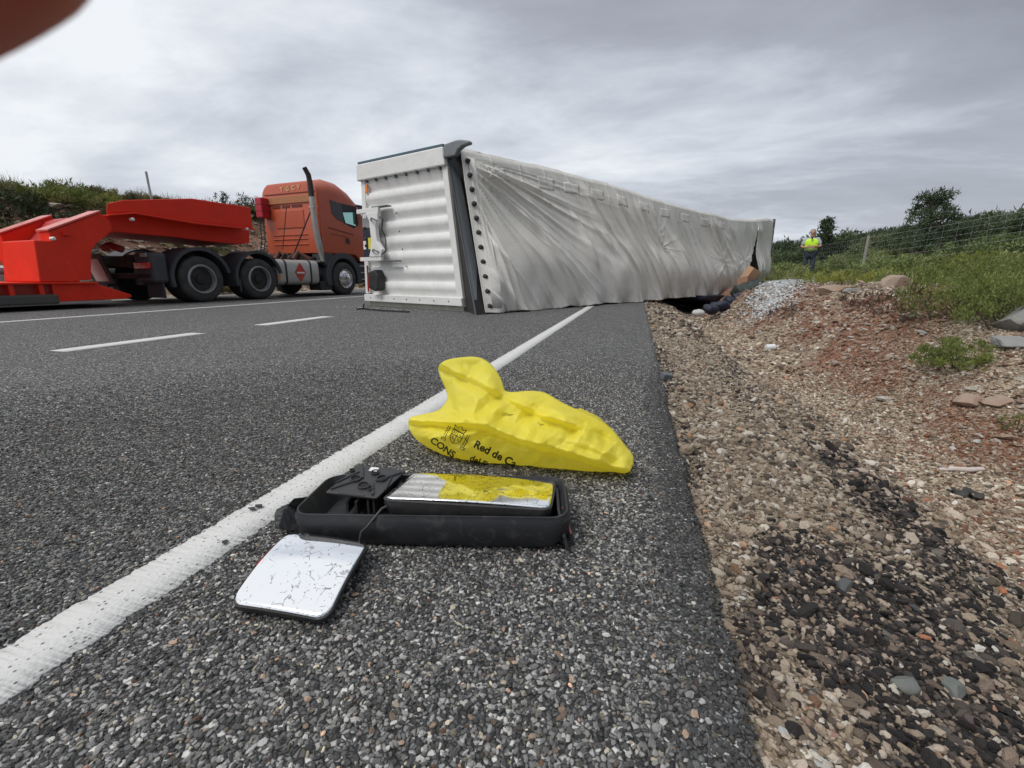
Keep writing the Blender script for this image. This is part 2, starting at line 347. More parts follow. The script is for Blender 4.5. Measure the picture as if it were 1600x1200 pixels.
conc = simple('pale_gutter', (0.36, 0.36, 0.34), 0.8, dirt=0.3)
tag(strip('far_gutter', -12.15, -11.72, -10, 120, 0.006, conc, 2, 100, 0.02, 11, 0.005), kind='structure')

# ------------------------------------------------------------------ terrain
PX = [0.0, 0.16, 0.22, 0.5, 0.82, 1.05, 1.32, 1.70, 2.0, 2.3, 2.65, 3.1, 3.7, 4.6, 6, 8, 12, 20, 40, 90, 300]
PZ = [-0.03, -0.030, -0.035, -0.07, -0.16, -0.31, -0.44, -0.47, -0.38, -0.14, 0.12, 0.27, 0.34, 0.40, 0.45, 0.60, 1.20, 2.1, 3.4, 5.5, 9]
def terr(X, Y):
    X = np.asarray(X, float); Y = np.asarray(Y, float)
    wob = (fbm(Y*0.7, X*0+2, 21, 4)-0.5)*0.55*sstep(0.4, 1.6, X)
    z = np.interp(X+wob, PX, PZ)
    a = sstep(0.25, 1.2, X)
    z = z+a*(fbm(X*1.1, Y*1.1, 31, 5, 0.55)-0.5)*0.18*(0.4+sstep(1.5, 3, X))+(fbm(X*7, Y*7, 35, 4, 0.6)-0.5)*(0.016+0.06*a*sstep(1.4, 2.4, X)+0.03*a)
    z = z+sstep(2.3, 3.2, X)*(np.abs(fbm(X*3.1, Y*3.1, 37, 4, 0.6)-0.5))*0.16
    z = z+(0.42-z)*np.exp(-((X-6.2)/2.2)**2-((Y-19.0)/4.5)**2)
    z = z+sstep(14, 60, Y)*(fbm(X*0.06, Y*0.06, 41, 3)-0.4)*1.5*sstep(3, 12, X)
    return z
def lterr(X, Y):
    X = np.asarray(X, float); Y = np.asarray(Y, float); D = -X
    top = 2.62+0.055*np.clip(Y-8, -10, 30)
    z = np.interp(D, [12, 12.6, 13.4, 14.5, 16.2, 18, 30, 90, 300], [-0.02, -0.03, 0.02, 0.50, 0.96, 1.03, 1.08, 1.3, 2.5])
    z = np.where(z > 0.02, z*top, z)
    z = z+sstep(13.0, 14.2, D)*((fbm(X*0.9, Y*0.9, 51, 5, 0.6)-0.5)*0.5+(np.abs(fbm(X*2.4, Y*2.4, 53, 4, 0.6)-0.5))*0.35)
    return z
def zones(X, Y):
    n = fbm(X*1.3, Y*1.3, 61, 5, 0.6); n2 = fbm(X*0.7+4, Y*0.7, 63, 4, 0.6)
    red = sstep(1.6, 2.4, X+(n-0.5)*1.2)*sstep(0.36, 0.54, n2+0.06)*0.95+0.25*sstep(1.0, 1.3, X)*sstep(0.5, 0.62, n)*(X < 2.2)
    grn = sstep(3.6, 4.9, X+(n-0.5)*2.2+np.clip(Y-8, 0, 12)*0.03)
    # tar: streaks that follow the slope beside the road
    st = fbm(X*4.2-Y*0.8, Y*1.1, 65, 5, 0.6)
    wx = X+(fbm(X*2.5, Y*2.5, 66, 4)-0.5)*0.5; wy = Y+(fbm(X*2.5+7, Y*2.5, 68, 4)-0.5)*0.6
    patch = np.exp(-((wx-0.50)/0.36)**2-((wy-0.86)/0.36)**2)*1.35+np.exp(-((wx-0.75)/0.3)**2-((wy-0.52)/0.16)**2)*1.0+np.exp(-((X-0.20)/0.07)**2)*0.5*sstep(0.4, 0.6, Y)+np.exp(-((X-0.80)/0.22)**2-((Y-1.75)/0.5)**2)*0.8+np.exp(-((X-1.2)/0.5)**2-((Y-1.3)/0.28)**2)*0.55
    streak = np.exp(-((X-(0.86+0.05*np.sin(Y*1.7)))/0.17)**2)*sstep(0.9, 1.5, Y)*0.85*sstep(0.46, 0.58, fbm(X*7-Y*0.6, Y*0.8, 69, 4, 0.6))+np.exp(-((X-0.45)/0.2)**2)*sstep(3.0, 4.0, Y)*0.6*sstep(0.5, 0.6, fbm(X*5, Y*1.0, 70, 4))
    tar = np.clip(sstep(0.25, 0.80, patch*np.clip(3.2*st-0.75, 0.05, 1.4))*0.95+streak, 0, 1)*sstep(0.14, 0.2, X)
    tar = tar*(1-sstep(0.50, 0.66, fbm(X*6, Y*6, 67, 4))*0.4)
    return red, grn, tar
xs = np.concatenate([np.arange(0.10, 2.6, 0.022), np.arange(2.6, 8, 0.07), np.geomspace(8, 300, 50)])
ys = np.concatenate([np.arange(-1.5, 6, 0.03), np.arange(6, 22, 0.09), np.geomspace(22, 600, 50)])
GX, GY = np.meshgrid(xs, ys, indexing='ij'); GZ = terr(GX, GY)
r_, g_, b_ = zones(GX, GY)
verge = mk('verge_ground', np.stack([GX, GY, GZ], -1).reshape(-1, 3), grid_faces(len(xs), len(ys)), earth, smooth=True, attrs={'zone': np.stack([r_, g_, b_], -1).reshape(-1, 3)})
tag(verge, kind='structure')
xs = -np.concatenate([np.arange(12.2, 19, 0.12), np.geomspace(19, 300, 30)])
ys = np.concatenate([np.arange(-6, 26, 0.14), np.geomspace(26, 600, 40)])
GX, GY = np.meshgrid(xs, ys, indexing='ij'); GZ = lterr(GX, GY)
n = fbm(GX*0.8, GY*0.8, 71, 5, 0.6); red = sstep(13.2, 14.0, -GX)*sstep(0.36, 0.5, n+0.05)
grn = np.clip(sstep(15.7, 16.5, -GX+(n-0.5)*1)+sstep(0.60, 0.66, fbm(GX*0.7, GY*0.7, 75, 4))*0.8, 0, 1)
F = grid_faces(len(xs), len(ys))[:, ::-1]
lbank = mk('embankment', np.stack([GX, GY, GZ], -1).reshape(-1, 3), F, earth, smooth=True, attrs={'zone': np.stack([red, grn, red*0], -1).reshape(-1, 3)})
tag(lbank, kind='structure')
# ground under everything out to the horizon
xs = np.linspace(-1500, 1500, 30)
mk('plain', [(-1500, -1500, -0.5), (1500, -1500, -0.5), (1500, 2500, -0.5), (-1500, 2500, -0.5)], [(0, 1, 2, 3)], simple('far_earth', (0.10, 0.10, 0.05), 0.9))['kind'] = 'structure'

# ------------------------------------------------------------------ scatter with geometry nodes (points carry rotation, size, colour, kind)
PROTO = bpy.data.collections.new('prototypes')
def proto(name, V, F, mat, smooth=True):
    o = mk(name, V, F, mat, link=False, smooth=smooth); return o
def scatter(name, P, rot, scl, col, idx, protos, parent=None, label=None, cat=None):
    P = np.asarray(P, float); N = len(P)
    me = bpy.data.meshes.new(name); me.vertices.add(N); me.vertices.foreach_set('co', P.ravel().astype(np.float32))
    for an, ty, key, arr in (('rot', 'FLOAT_VECTOR', 'vector', rot), ('scl', 'FLOAT_VECTOR', 'vector', scl)):
        a = me.attributes.new(an, ty, 'POINT'); a.data.foreach_set(key, np.asarray(arr, float).ravel().astype(np.float32))
    a = me.attributes.new('col', 'FLOAT_COLOR', 'POINT'); a.data.foreach_set('color', np.hstack([col, np.ones((N, 1))]).ravel().astype(np.float32))
    a = me.attributes.new('idx', 'INT', 'POINT'); a.data.foreach_set('value', np.asarray(idx, np.int32))
    o = bpy.data.objects.new(name, me); COL.objects.link(o); o.parent = parent
    c = bpy.data.collections.new(name+'_shapes')
    for p in protos: c.objects.link(p)
    g = bpy.data.node_groups.new(name, 'GeometryNodeTree')
    g.interface.new_socket('Geometry', in_out='INPUT', socket_type='NodeSocketGeometry'); g.interface.new_socket('Geometry', in_out='OUTPUT', socket_type='NodeSocketGeometry')
    t = NT(g); gi = t('NodeGroupInput'); go = t('NodeGroupOutput')
    ci = t('GeometryNodeCollectionInfo', transform_space='ORIGINAL'); ci.inputs[0].default_value = c; ci.inputs[1].default_value = True; ci.inputs[2].default_value = True
    def at(nm, ty):
        return t('GeometryNodeInputNamedAttribute', {0: nm}, data_type=ty).outputs[0]
    e2r = t('FunctionNodeEulerToRotation', {0: at('rot', 'FLOAT_VECTOR')})
    ip = t('GeometryNodeInstanceOnPoints', {'Points': gi.outputs[0], 'Instance': ci.outputs[0], 'Pick Instance': True, 'Instance Index': at('idx', 'INT'), 'Rotation': e2r.outputs[0], 'Scale': at('scl', 'FLOAT_VECTOR')})
    t.l.new(ip.outputs[0], go.inputs[0])
    m = o.modifiers.new('scatter', 'NODES'); m.node_group = g
    o['kind'] = 'stuff'
    if label: o['label'] = label
    if cat and not parent: o['category'] = cat
    return o
def stone_shape(seed, sub=1, flat=0.7, rough=0.35):
    bm = bmesh.new(); bmesh.ops.create_icosphere(bm, subdivisions=sub, radius=1.0); r = random.Random(seed)
    planes = [(Vector((r.gauss(0, 1), r.gauss(0, 1), r.gauss(0, 1))).normalized(), r.uniform(0.55, 0.85)) for _ in range(7)]
    for v in bm.verts:
        for n, d in planes:
            k = v.co.dot(n)
            if k > d: v.co -= n*(k-d)*0.95
        v.co *= 1+r.uniform(-rough, rough)*0.22
        v.co.x *= 1.15; v.co.z *= flat
    V = [tuple(v.co) for v in bm.verts]; F = [tuple(v.index for v in f.verts) for f in bm.faces]; bm.free(); return V, F
stones = [proto('stone_shape', *stone_shape(i, 2 if i < 3 else 1, random.uniform(0.55, 0.85)), stone_i, smooth=False) for i in range(8)]
def rcol(N, stops, r=None):
    r = RNG.random(N) if r is None else r; st = np.array([s[0] for s in stops]); c = np.array([s[1] for s in stops], float)
    return np.stack([np.interp(r, st, c[:, i]) for i in range(3)], 1)
def rots(N, tilt=0.5): return np.stack([RNG.normal(0, tilt, N), RNG.normal(0, tilt, N), RNG.random(N)*6.283], 1)

# asphalt aggregate, close to the camera
def near_pts(density, x0, x1, y0, y1):
    N = int((x1-x0)*(y1-y0)*density); return RNG.uniform(x0, x1, N), RNG.uniform(y0, y1, N)
X, Y = near_pts(27000, -3.2, 0.205, 0.10, 3.4); q = RNG.random(len(X)) < sstep(3.3, 1.25, np.hypot(X*0.9, Y)); X = X[q]; Y = Y[q]
eX = np.interp(Y, ys_road, ed_road)
vis = (X > -3.0*Y-0.4) & (np.abs(X+0.835) > 0.062) & (X < eX+0.02); X = X[vis]; Y = Y[vis]; eX = eX[vis]; N = len(X)
big = RNG.random(N) < 0.12
s = RNG.uniform(0.0022, 0.0038, N)+big*RNG.uniform(0.0004, 0.0020, N)
tarK = sstep(0.03, 0.14, X)                       # darker bitumen along the broken rim
lum = np.clip(RNG.random(N)*(1-0.55*tarK)*np.where(X < -0.9, 0.86, 1.0), 0, 1)
colr = rcol(N, [(0, (0.04, 0.04, 0.041)), (0.35, (0.10, 0.10, 0.10)), (0.62, (0.19, 0.188, 0.183)), (0.82, (0.33, 0.325, 0.31)), (0.95, (0.52, 0.51, 0.48)), (1, (0.74, 0.72, 0.67))], lum)
tint = RNG.random(N); colr[tint > 0.984] = colr[tint > 0.984]*[1.7, 1.15, 0.85]+[0.04, 0.01, 0]
colr[(tint > 0.88) & (tint < 0.984)] *= [1.25, 1.12, 0.88]
z = 0.0004+RNG.uniform(-0.0006, 0.0012, N)-0.006*sstep(-0.03, 0, X-eX)-0.04*sstep(0, 0.03, X-eX)
sc = np.stack([s*RNG.uniform(0.9, 1.4, N), s*RNG.uniform(0.8, 1.1, N), s*RNG.uniform(0.7, 1.1, N)], 1)
scatter('aggregate', np.stack([X, Y, z], 1), rots(N, 0.4), sc, colr, RNG.integers(0, 8, N), stones, parent=road)
# the biggest chips, single parts of the road
chip_me = []
for i in range(6):
    V, F = stone_shape(40+i, 1, 0.7); me = bpy.data.meshes.new('stone'); me.from_pydata(V, [], F); me.materials.append(stone_o); chip_me.append(me)
def single_stone(loc, s, col, parent, tilt=0.3, flat=1.0):
    o = bpy.data.objects.new('stone', random.choice(chip_me)); COL.objects.link(o); o.parent = parent; o.location = loc
    o.rotation_euler = (random.gauss(0, tilt), random.gauss(0, tilt), random.random()*6.28); o.scale = (s*random.uniform(0.9, 1.35), s*random.uniform(0.75, 1.0), s*random.uniform(0.6, 0.85)*flat)
    o.color = (*col, 1); return o
k = 0
while k < 280:
    y = random.uniform(0.16, 0.62); x = random.uniform(-0.75, 0.13)
    if x < -1.35*y-0.1 or x > 0.5*y+0.1: continue
    g = random.choice([0.2, 0.28, 0.36, 0.46, 0.55, 0.14]); c = (g, g*0.97, g*0.92) if random.random() < 0.8 else (g, g*0.72, g*0.52)
    single_stone((x, y, 0.0015), random.uniform(0.0042, 0.0068), c, road); k += 1

# gravel on the verge
X1, Y1 = near_pts(21000, 0.17, 1.8, 0.15, 1.5); X4, Y4 = near_pts(7000, 0.17, 2.2, 1.5, 2.6); X2, Y2 = near_pts(4200, 0.17, 3.4, 2.6, 5.0); X3, Y3 = near_pts(420, 0.17, 5.0, 5.0, 13)
X = np.concatenate([X1, X4, X2, X3]); Y = np.concatenate([Y1, Y4, Y2, Y3])
vis = (X < 1.0*Y+0.75); X = X[vis]; Y = Y[vis]; N = len(X)
ln = np.clip(np.exp(RNG.normal(0, 0.42, N)), 0.5, 3.0)
s = np.where(Y < 1.5, 0.0036*ln, np.where(Y < 2.6, 0.0056*ln, np.where(Y < 5, RNG.uniform(0.0045, 0.011, N), RNG.uniform(0.009, 0.026, N))))*np.where(RNG.random(N) < 0.06, 1.7, 1.0)
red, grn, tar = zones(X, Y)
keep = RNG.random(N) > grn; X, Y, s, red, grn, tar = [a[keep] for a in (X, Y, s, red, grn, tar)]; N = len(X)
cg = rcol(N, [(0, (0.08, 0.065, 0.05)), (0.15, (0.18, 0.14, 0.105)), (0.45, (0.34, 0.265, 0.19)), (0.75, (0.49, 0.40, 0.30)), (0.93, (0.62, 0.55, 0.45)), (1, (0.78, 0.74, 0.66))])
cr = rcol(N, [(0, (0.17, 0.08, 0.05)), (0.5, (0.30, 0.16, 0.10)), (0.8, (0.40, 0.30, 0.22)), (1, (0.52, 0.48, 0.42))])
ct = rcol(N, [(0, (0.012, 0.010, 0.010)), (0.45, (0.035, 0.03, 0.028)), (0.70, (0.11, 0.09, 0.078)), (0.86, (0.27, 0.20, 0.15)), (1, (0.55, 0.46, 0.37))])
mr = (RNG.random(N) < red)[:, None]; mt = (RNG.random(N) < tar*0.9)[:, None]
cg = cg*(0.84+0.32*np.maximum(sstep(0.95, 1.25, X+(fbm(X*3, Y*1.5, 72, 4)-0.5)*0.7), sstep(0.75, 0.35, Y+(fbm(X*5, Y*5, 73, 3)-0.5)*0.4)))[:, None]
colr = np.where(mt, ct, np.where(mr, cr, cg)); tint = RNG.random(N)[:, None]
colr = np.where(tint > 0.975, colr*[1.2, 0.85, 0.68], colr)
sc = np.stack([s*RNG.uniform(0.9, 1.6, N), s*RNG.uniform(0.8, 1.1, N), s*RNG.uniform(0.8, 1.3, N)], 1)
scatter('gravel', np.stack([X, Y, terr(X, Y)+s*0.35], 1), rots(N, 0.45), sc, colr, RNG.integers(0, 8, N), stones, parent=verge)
k = 0; pal = [(0.66, 0.60, 0.50), (0.60, 0.56, 0.50), (0.55, 0.40, 0.30), (0.50, 0.20, 0.10), (0.45, 0.38, 0.32), (0.08, 0.085, 0.085), (0.35, 0.20, 0.16), (0.70, 0.66, 0.60)]
while k < 290:
    if k < 90: y = random.uniform(0.22, 0.55); x = random.uniform(0.19, 0.55); s = random.uniform(0.007, 0.0125)
    elif k < 170: y = random.uniform(0.3, 1.0); x = random.uniform(0.2, 0.95); s = random.uniform(0.007, 0.0135)
    elif k < 230: y = random.uniform(1.0, 2.6); x = random.uniform(0.25, 2.0); s = random.uniform(0.012, 0.022)
    else: y = random.uniform(2.2, 7.0); x = random.uniform(1.9, 3.8); s = random.uniform(0.02, 0.06)
    if x > 0.95*y+0.4: continue
    tr = float(zones(np.array([x]), np.array([y]))[2][0])
    c = random.choice([(0.74, 0.69, 0.58), (0.70, 0.66, 0.60), (0.66, 0.55, 0.45), (0.5, 0.5, 0.48)]) if k < 90 else random.choice(pal) if k < 230 else random.choice([(0.45, 0.41, 0.35), (0.5, 0.47, 0.42), (0.36, 0.25, 0.18), (0.38, 0.37, 0.35)])
    if tr > 0.35 and random.random() < 0.5: c = tuple(q*0.25 for q in c)
    single_stone((x, y, float(terr(x, y))+s*0.2), s, c, verge, 0.25, 0.8); k += 1

# ------------------------------------------------------------------ overturned semi trailer
GA = on_ground(575, 477); GB = on_ground(728, 487); GP = on_ground(755, 491)       # feet: left corner, door's right corner, corner post
TD = at_y(566, 257, 7.9); TD = on_ground(566, 257, 2.55); TC = on_ground(697, 229, 2.52); TP = on_ground(735, 222, 2.55)
TF = on_ground(1208, 342, 2.55); TQ = on_ground(716, 229, 2.5)
LDIR = (TF-TP)/np.linalg.norm(TF-TP); LEN = float(np.linalg.norm(TF-TP))
base = np.array([GB[0], GB[1], 0.0])
trailer = empty('overturned_trailer', tuple(base), 0, 'white semi-trailer lying on its side across the road, grey tarpaulin facing the camera', 'trailer')
nout = np.cross(GB-GA, [0, 0, 1]); nout /= np.linalg.norm(nout)                    # outward from the rear face, towards the camera
if nout[1] > 0: nout = -nout
def rear(s, t_, off=0.0):
    p = (GA*(1-s)+GB*s)*(1-t_)+(TD*(1-s)+TC*s)*t_
    return p+nout*off-base
# corrugated rear door
prof = [(0.0, 0.0)]; nc = 8
for i in range(nc):
    a = 0.055+i*(0.89/nc); h = 0.89/nc
    prof += [(a, 0.0), (a+h*0.22, 0.0), (a+h*0.44, 0.040), (a+h*0.93, 0.040), (a+h*0.97, 0.0)]
prof += [(0.985, 0.0)]
V = []; NS = 24
for i in range(NS+1):
    for (tt, o_) in prof: V.append(rear(0.045+0.905*i/NS, 0.03+tt*0.93-0.0, o_-0.02+0.004*math.sin(i*1.1+tt*19)))
F = grid_faces(NS+1, len(prof)); mk('door_panel', V, F[:, ::-1], white, trailer)
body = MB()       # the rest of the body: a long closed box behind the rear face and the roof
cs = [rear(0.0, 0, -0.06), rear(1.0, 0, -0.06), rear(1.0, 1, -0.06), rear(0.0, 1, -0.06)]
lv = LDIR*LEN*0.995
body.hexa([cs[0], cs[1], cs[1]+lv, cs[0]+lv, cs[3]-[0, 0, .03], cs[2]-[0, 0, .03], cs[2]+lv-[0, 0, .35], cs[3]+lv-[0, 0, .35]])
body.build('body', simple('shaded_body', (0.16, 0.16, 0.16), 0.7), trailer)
def rbar(s0, t0, s1, t1, o0, o1, name, mat, bevel=0.006):
    return MB().hexa([rear(s0, t0, o1), rear(s1, t0, o1), rear(s1, t0, o0), rear(s0, t0, o0), rear(s0, t1, o1), rear(s1, t1, o1), rear(s1, t1, o0), rear(s0, t1, o0)]).build(name, mat, trailer, bevel=bevel)
rbar(-0.03, 0.885, 1.0, 0.995, -0.05, 0.09, 'top_rail', white, 0.02)
rbar(-0.02, 0.998, 1.0, 1.012, -0.05, 0.07, 'rail_trim', simple('blue_grey_trim', (0.06, 0.11, 0.15), 0.5), 0.003)
rbar(-0.005, 0.09, 0.045, 0.885, -0.05, 0.035, 'door_frame', white)
rbar(0.95, 0.03, 1.0, 0.885, -0.05, 0.035, 'door_frame', white)
rbar(0.0, 0.035, 1.0, 0.085, -0.05, 0.075, 'sill', white)
rbar(0.02, -0.005, 0.98, 0.034, -0.09, -0.01, 'skirt', simple('mossy_white', (0.5, 0.5, 0.42), 0.7, dirt=0.6, dirtcol=(0.2, 0.2, 0.1)))
for i in range(8): rbar(0.07+i*0.122, 0.868, 0.085+i*0.122, 0.884, 0.0, 0.07, 'hinge', steelgrey, 0.002)
for i in range(7):
    c = Vector(rear(0.08+i*0.135, 0.062, 0.076)); MB().lathe(c, nout, [(0, 0.012), (0.008, 0.010)], 10).build('rivet', steelgrey, trailer)
for s_, t_ in ((0.42, 0.64), (0.44, 0.52), (0.46, 0.40), (0.49, 0.285)):
    MB().lathe(Vector(rear(s_, t_, 0.03)), nout, [(0, 0.014), (0.012, 0.011)], 10).build('bolt', black, trailer)
rbar(0.055, 0.80, 0.085, 0.855, 0.03, 0.05, 'marker_light', amber, 0.005)
rbar(0.025, 0.10, 0.06, 0.30, 0.036, 0.05, 'tail_reflector', white)
rbar(0.036, 0.105, 0.052, 0.295, 0.052, 0.062, 'tail_reflector', redlamp)
bl = MB(); bl.prism([(0.13, 0.13), (0.125, 0.245), (0.21, 0.265), (0.24, 0.22), (0.235, 0.125), (0.19, 0.11)], lambda p, d: rear(p[0], p[1], d), 0.03, 0.20)
bl.build('rear_lamp_housing', black, trailer, bevel=0.02)
# underrun bumper standing off the door edge
_rear0 = rear
def rear(s, t_, off=0.0): return _rear0(s*0.92+0.10, t_, off-0.08 if off > 0.1 else off)
rbar(-0.10, 0.655, 0.20, 0.685, 0.20, 0.26, 'bumper_arm', white)
rbar(-0.08, 0.325, 0.20, 0.352, 0.20, 0.26, 'bumper_arm', white)
rbar(0.20, 0.318, 0.38, 0.326, 0.05, 0.24, 'bumper_plate', steelgrey, 0.002)
rbar(0.10, 0.686, 0.30, 0.694, 0.05, 0.24, 'bumper_plate', steelgrey, 0.002)
bb = MB(); bb.prism([(0.05, 0.352), (0.20, 0.352), (0.225, 0.40), (0.165, 0.46), (0.155, 0.56), (0.19, 0.60), (0.20, 0.655), (0.03, 0.655), (0.075, 0.60), (0.09, 0.47), (0.075, 0.40)], lambda p, d: rear(p[0], p[1], d), 0.19, 0.27)
bb.build('bumper_beam', white, trailer, bevel=0.012)
for s_, t_ in ((0.03, 0.55), (0.035, 0.475), (0.04, 0.43)):
    MB().lathe(Vector(rear(s_, t_, 0.28)), nout, [(0, 0.03), (0.03, 0.03), (0.04, 0.02)], 12).build('plug_socket', black, trailer)
MB().tube([rear(0.21, 0.62, 0.25), rear(0.26, 0.60, 0.27), rear(0.24, 0.53, 0.27), rear(0.23, 0.50, 0.2), rear(0.27, 0.46, 0.25), rear(0.275, 0.39, 0.27), rear(0.22, 0.37, 0.25)], 0.012, 6).build('air_hose', black, trailer, True)
for t_ in (0.60, 0.39): MB().tube([rear(0.11, t_, 0.28), rear(0.15, t_+0.012, 0.33), rear(0.19, t_-0.006, 0.28)], 0.013, 6).build('clamp', steelgrey, trailer, True)
def fpanel(s0, t0, s1, t1, o_, name, mat): return rbar(s0, t0, s1, t1, o_, o_+0.012, name, mat, 0.002)
fpanel(-0.10, 0.353, 0.09, 0.56, 0.13, 'rear_panel', navy)
fpanel(-0.10, 0.562, 0.08, 0.63, 0.13, 'rear_panel_top', galv)
fpanel(-0.02, 0.41, 0.03, 0.49, 0.144, 'warning_plate', yellowm)
fpanel(-0.09, 0.41, -0.055, 0.47, 0.144, 'lettered_strip', white)
rear = _rear0
# corner post, torn away at the foot
pt = [np.array(q) for q in (on_ground(693, 234, 2.47), on_ground(711, 233, 2.47))]
foot = [on_ground(739, 493), on_ground(757, 491)]
ku = on_ground(715, 240, 2.44)
post = MB(); pr = []
for f in np.linspace(0, 1, 9):
    bow = math.sin(f*math.pi)*0.05
    a = (foot[0]*(1-f)+pt[0]*f)+nout*0.012+(foot[1]-foot[0])*[1, 1, 0]*0.22; hd_ = (foot[1]-foot[0])*[1, 1, 0]; hd_ /= np.linalg.norm(hd_); b = a+hd_*0.150
    if f > 0.9: pass
    pr.append([a-base, b-base, b-base-nout*0.10+LDIR*0.0, a-base-nout*0.10])
post.loft(pr); post.build('corner_post', simple('post_grey', (0.17, 0.19, 0.205), 0.5, dirt=0.3), trailer, bevel=0.008)
top0 = on_ground(697, 228, 2.50); top1 = on_ground(733, 219, 2.56)
def plane_hit(u, v, off):       # photo point laid on the rear face's plane, standing off by off
    r_ = ray(u, v); O_ = TD+nout*0; tt = ((O_-[0, 0, CAMH])@nout)/(r_@nout); return r_*tt+[0, 0, CAMH]+nout*off-base
cap = MB(); f0, f1 = pr[-1][0], pr[-1][1]; lo0 = pr[-2][0]*0.65+pr[-1][0]*0.35; lo1 = pr[-2][1]*0.65+pr[-1][1]*0.35
lo0 = on_ground(693, 245, 2.38)-base; lo1 = on_ground(712, 243, 2.38)-base; f0 = top0-base; f1 = top1-base
cap.prism([(694, 247.5), (713, 244), (717, 235), (724, 229), (735, 225), (734, 220), (720, 218.5), (712, 220), (695.5, 226)], lambda p, d: ((lambda r_: r_)(plane_hit(p[0], p[1], d))), 0.035, -0.06)
cap.build('post_cap', simple('cap_grey', (0.18, 0.20, 0.21), 0.5, dirt=0.3), trailer, bevel=0.02)
cc = Vector(((lo0+f0)/2*0.75+(lo1+f1)/2*0.25)+nout*0.032); MB().lathe(cc, nout, [(0, 0.05), (0.006, 0.05), (0.006, 0.036), (0.001, 0.034)], 20).build('round_badge', black, trailer)
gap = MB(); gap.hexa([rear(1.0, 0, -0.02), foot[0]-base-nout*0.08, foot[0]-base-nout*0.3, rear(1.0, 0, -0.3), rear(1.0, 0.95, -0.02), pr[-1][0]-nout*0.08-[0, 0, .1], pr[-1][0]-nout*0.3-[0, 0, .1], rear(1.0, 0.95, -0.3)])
gap.build('gap_shade', dark, trailer)  # dark box standing in for the shade in the gap beside the post

# tarpaulin roof with wind-blown diagonal folds
def tarp_mat():
    m, t = newmat('tarpaulin'); v = t('ShaderNodeTexCoord').outputs['Object']
    n = t.noise(v, 1.1, 6, 0.65); n2 = t.noise(v, 9.0, 5, 0.7)
    c = t.ramp(n, [(0.35, (0.54, 0.525, 0.485)), (0.6, (0.65, 0.635, 0.595)), (0.8, (0.72, 0.705, 0.665))])
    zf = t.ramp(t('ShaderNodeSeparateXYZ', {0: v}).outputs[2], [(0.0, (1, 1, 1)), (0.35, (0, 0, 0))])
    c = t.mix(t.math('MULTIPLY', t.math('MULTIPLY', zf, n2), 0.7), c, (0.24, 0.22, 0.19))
    c = t.mix(t.ramp(n2, [(0.62, (0, 0, 0)), (0.8, (0.35, 0.35, 0.35))]), c, (0.27, 0.25, 0.22))
    p = t('ShaderNodeBsdfPrincipled', {'Base Color': c, 'Roughness': 0.5, 'Specular IOR Level': 0.4, 'Normal': t('ShaderNodeBump', {'Height': n2, 'Strength': 0.2, 'Distance': 0.02}).outputs[0]})
    t('ShaderNodeOutputMaterial', {'Surface': p.outputs[0]}); return m
tarpm = tarp_mat()
sag_u = [0, .15, .3, .41, .58, .74, .88, .96, 1]; sag_z = [0, 0.0, .05, .14, .21, .25, .15, .02, 0]
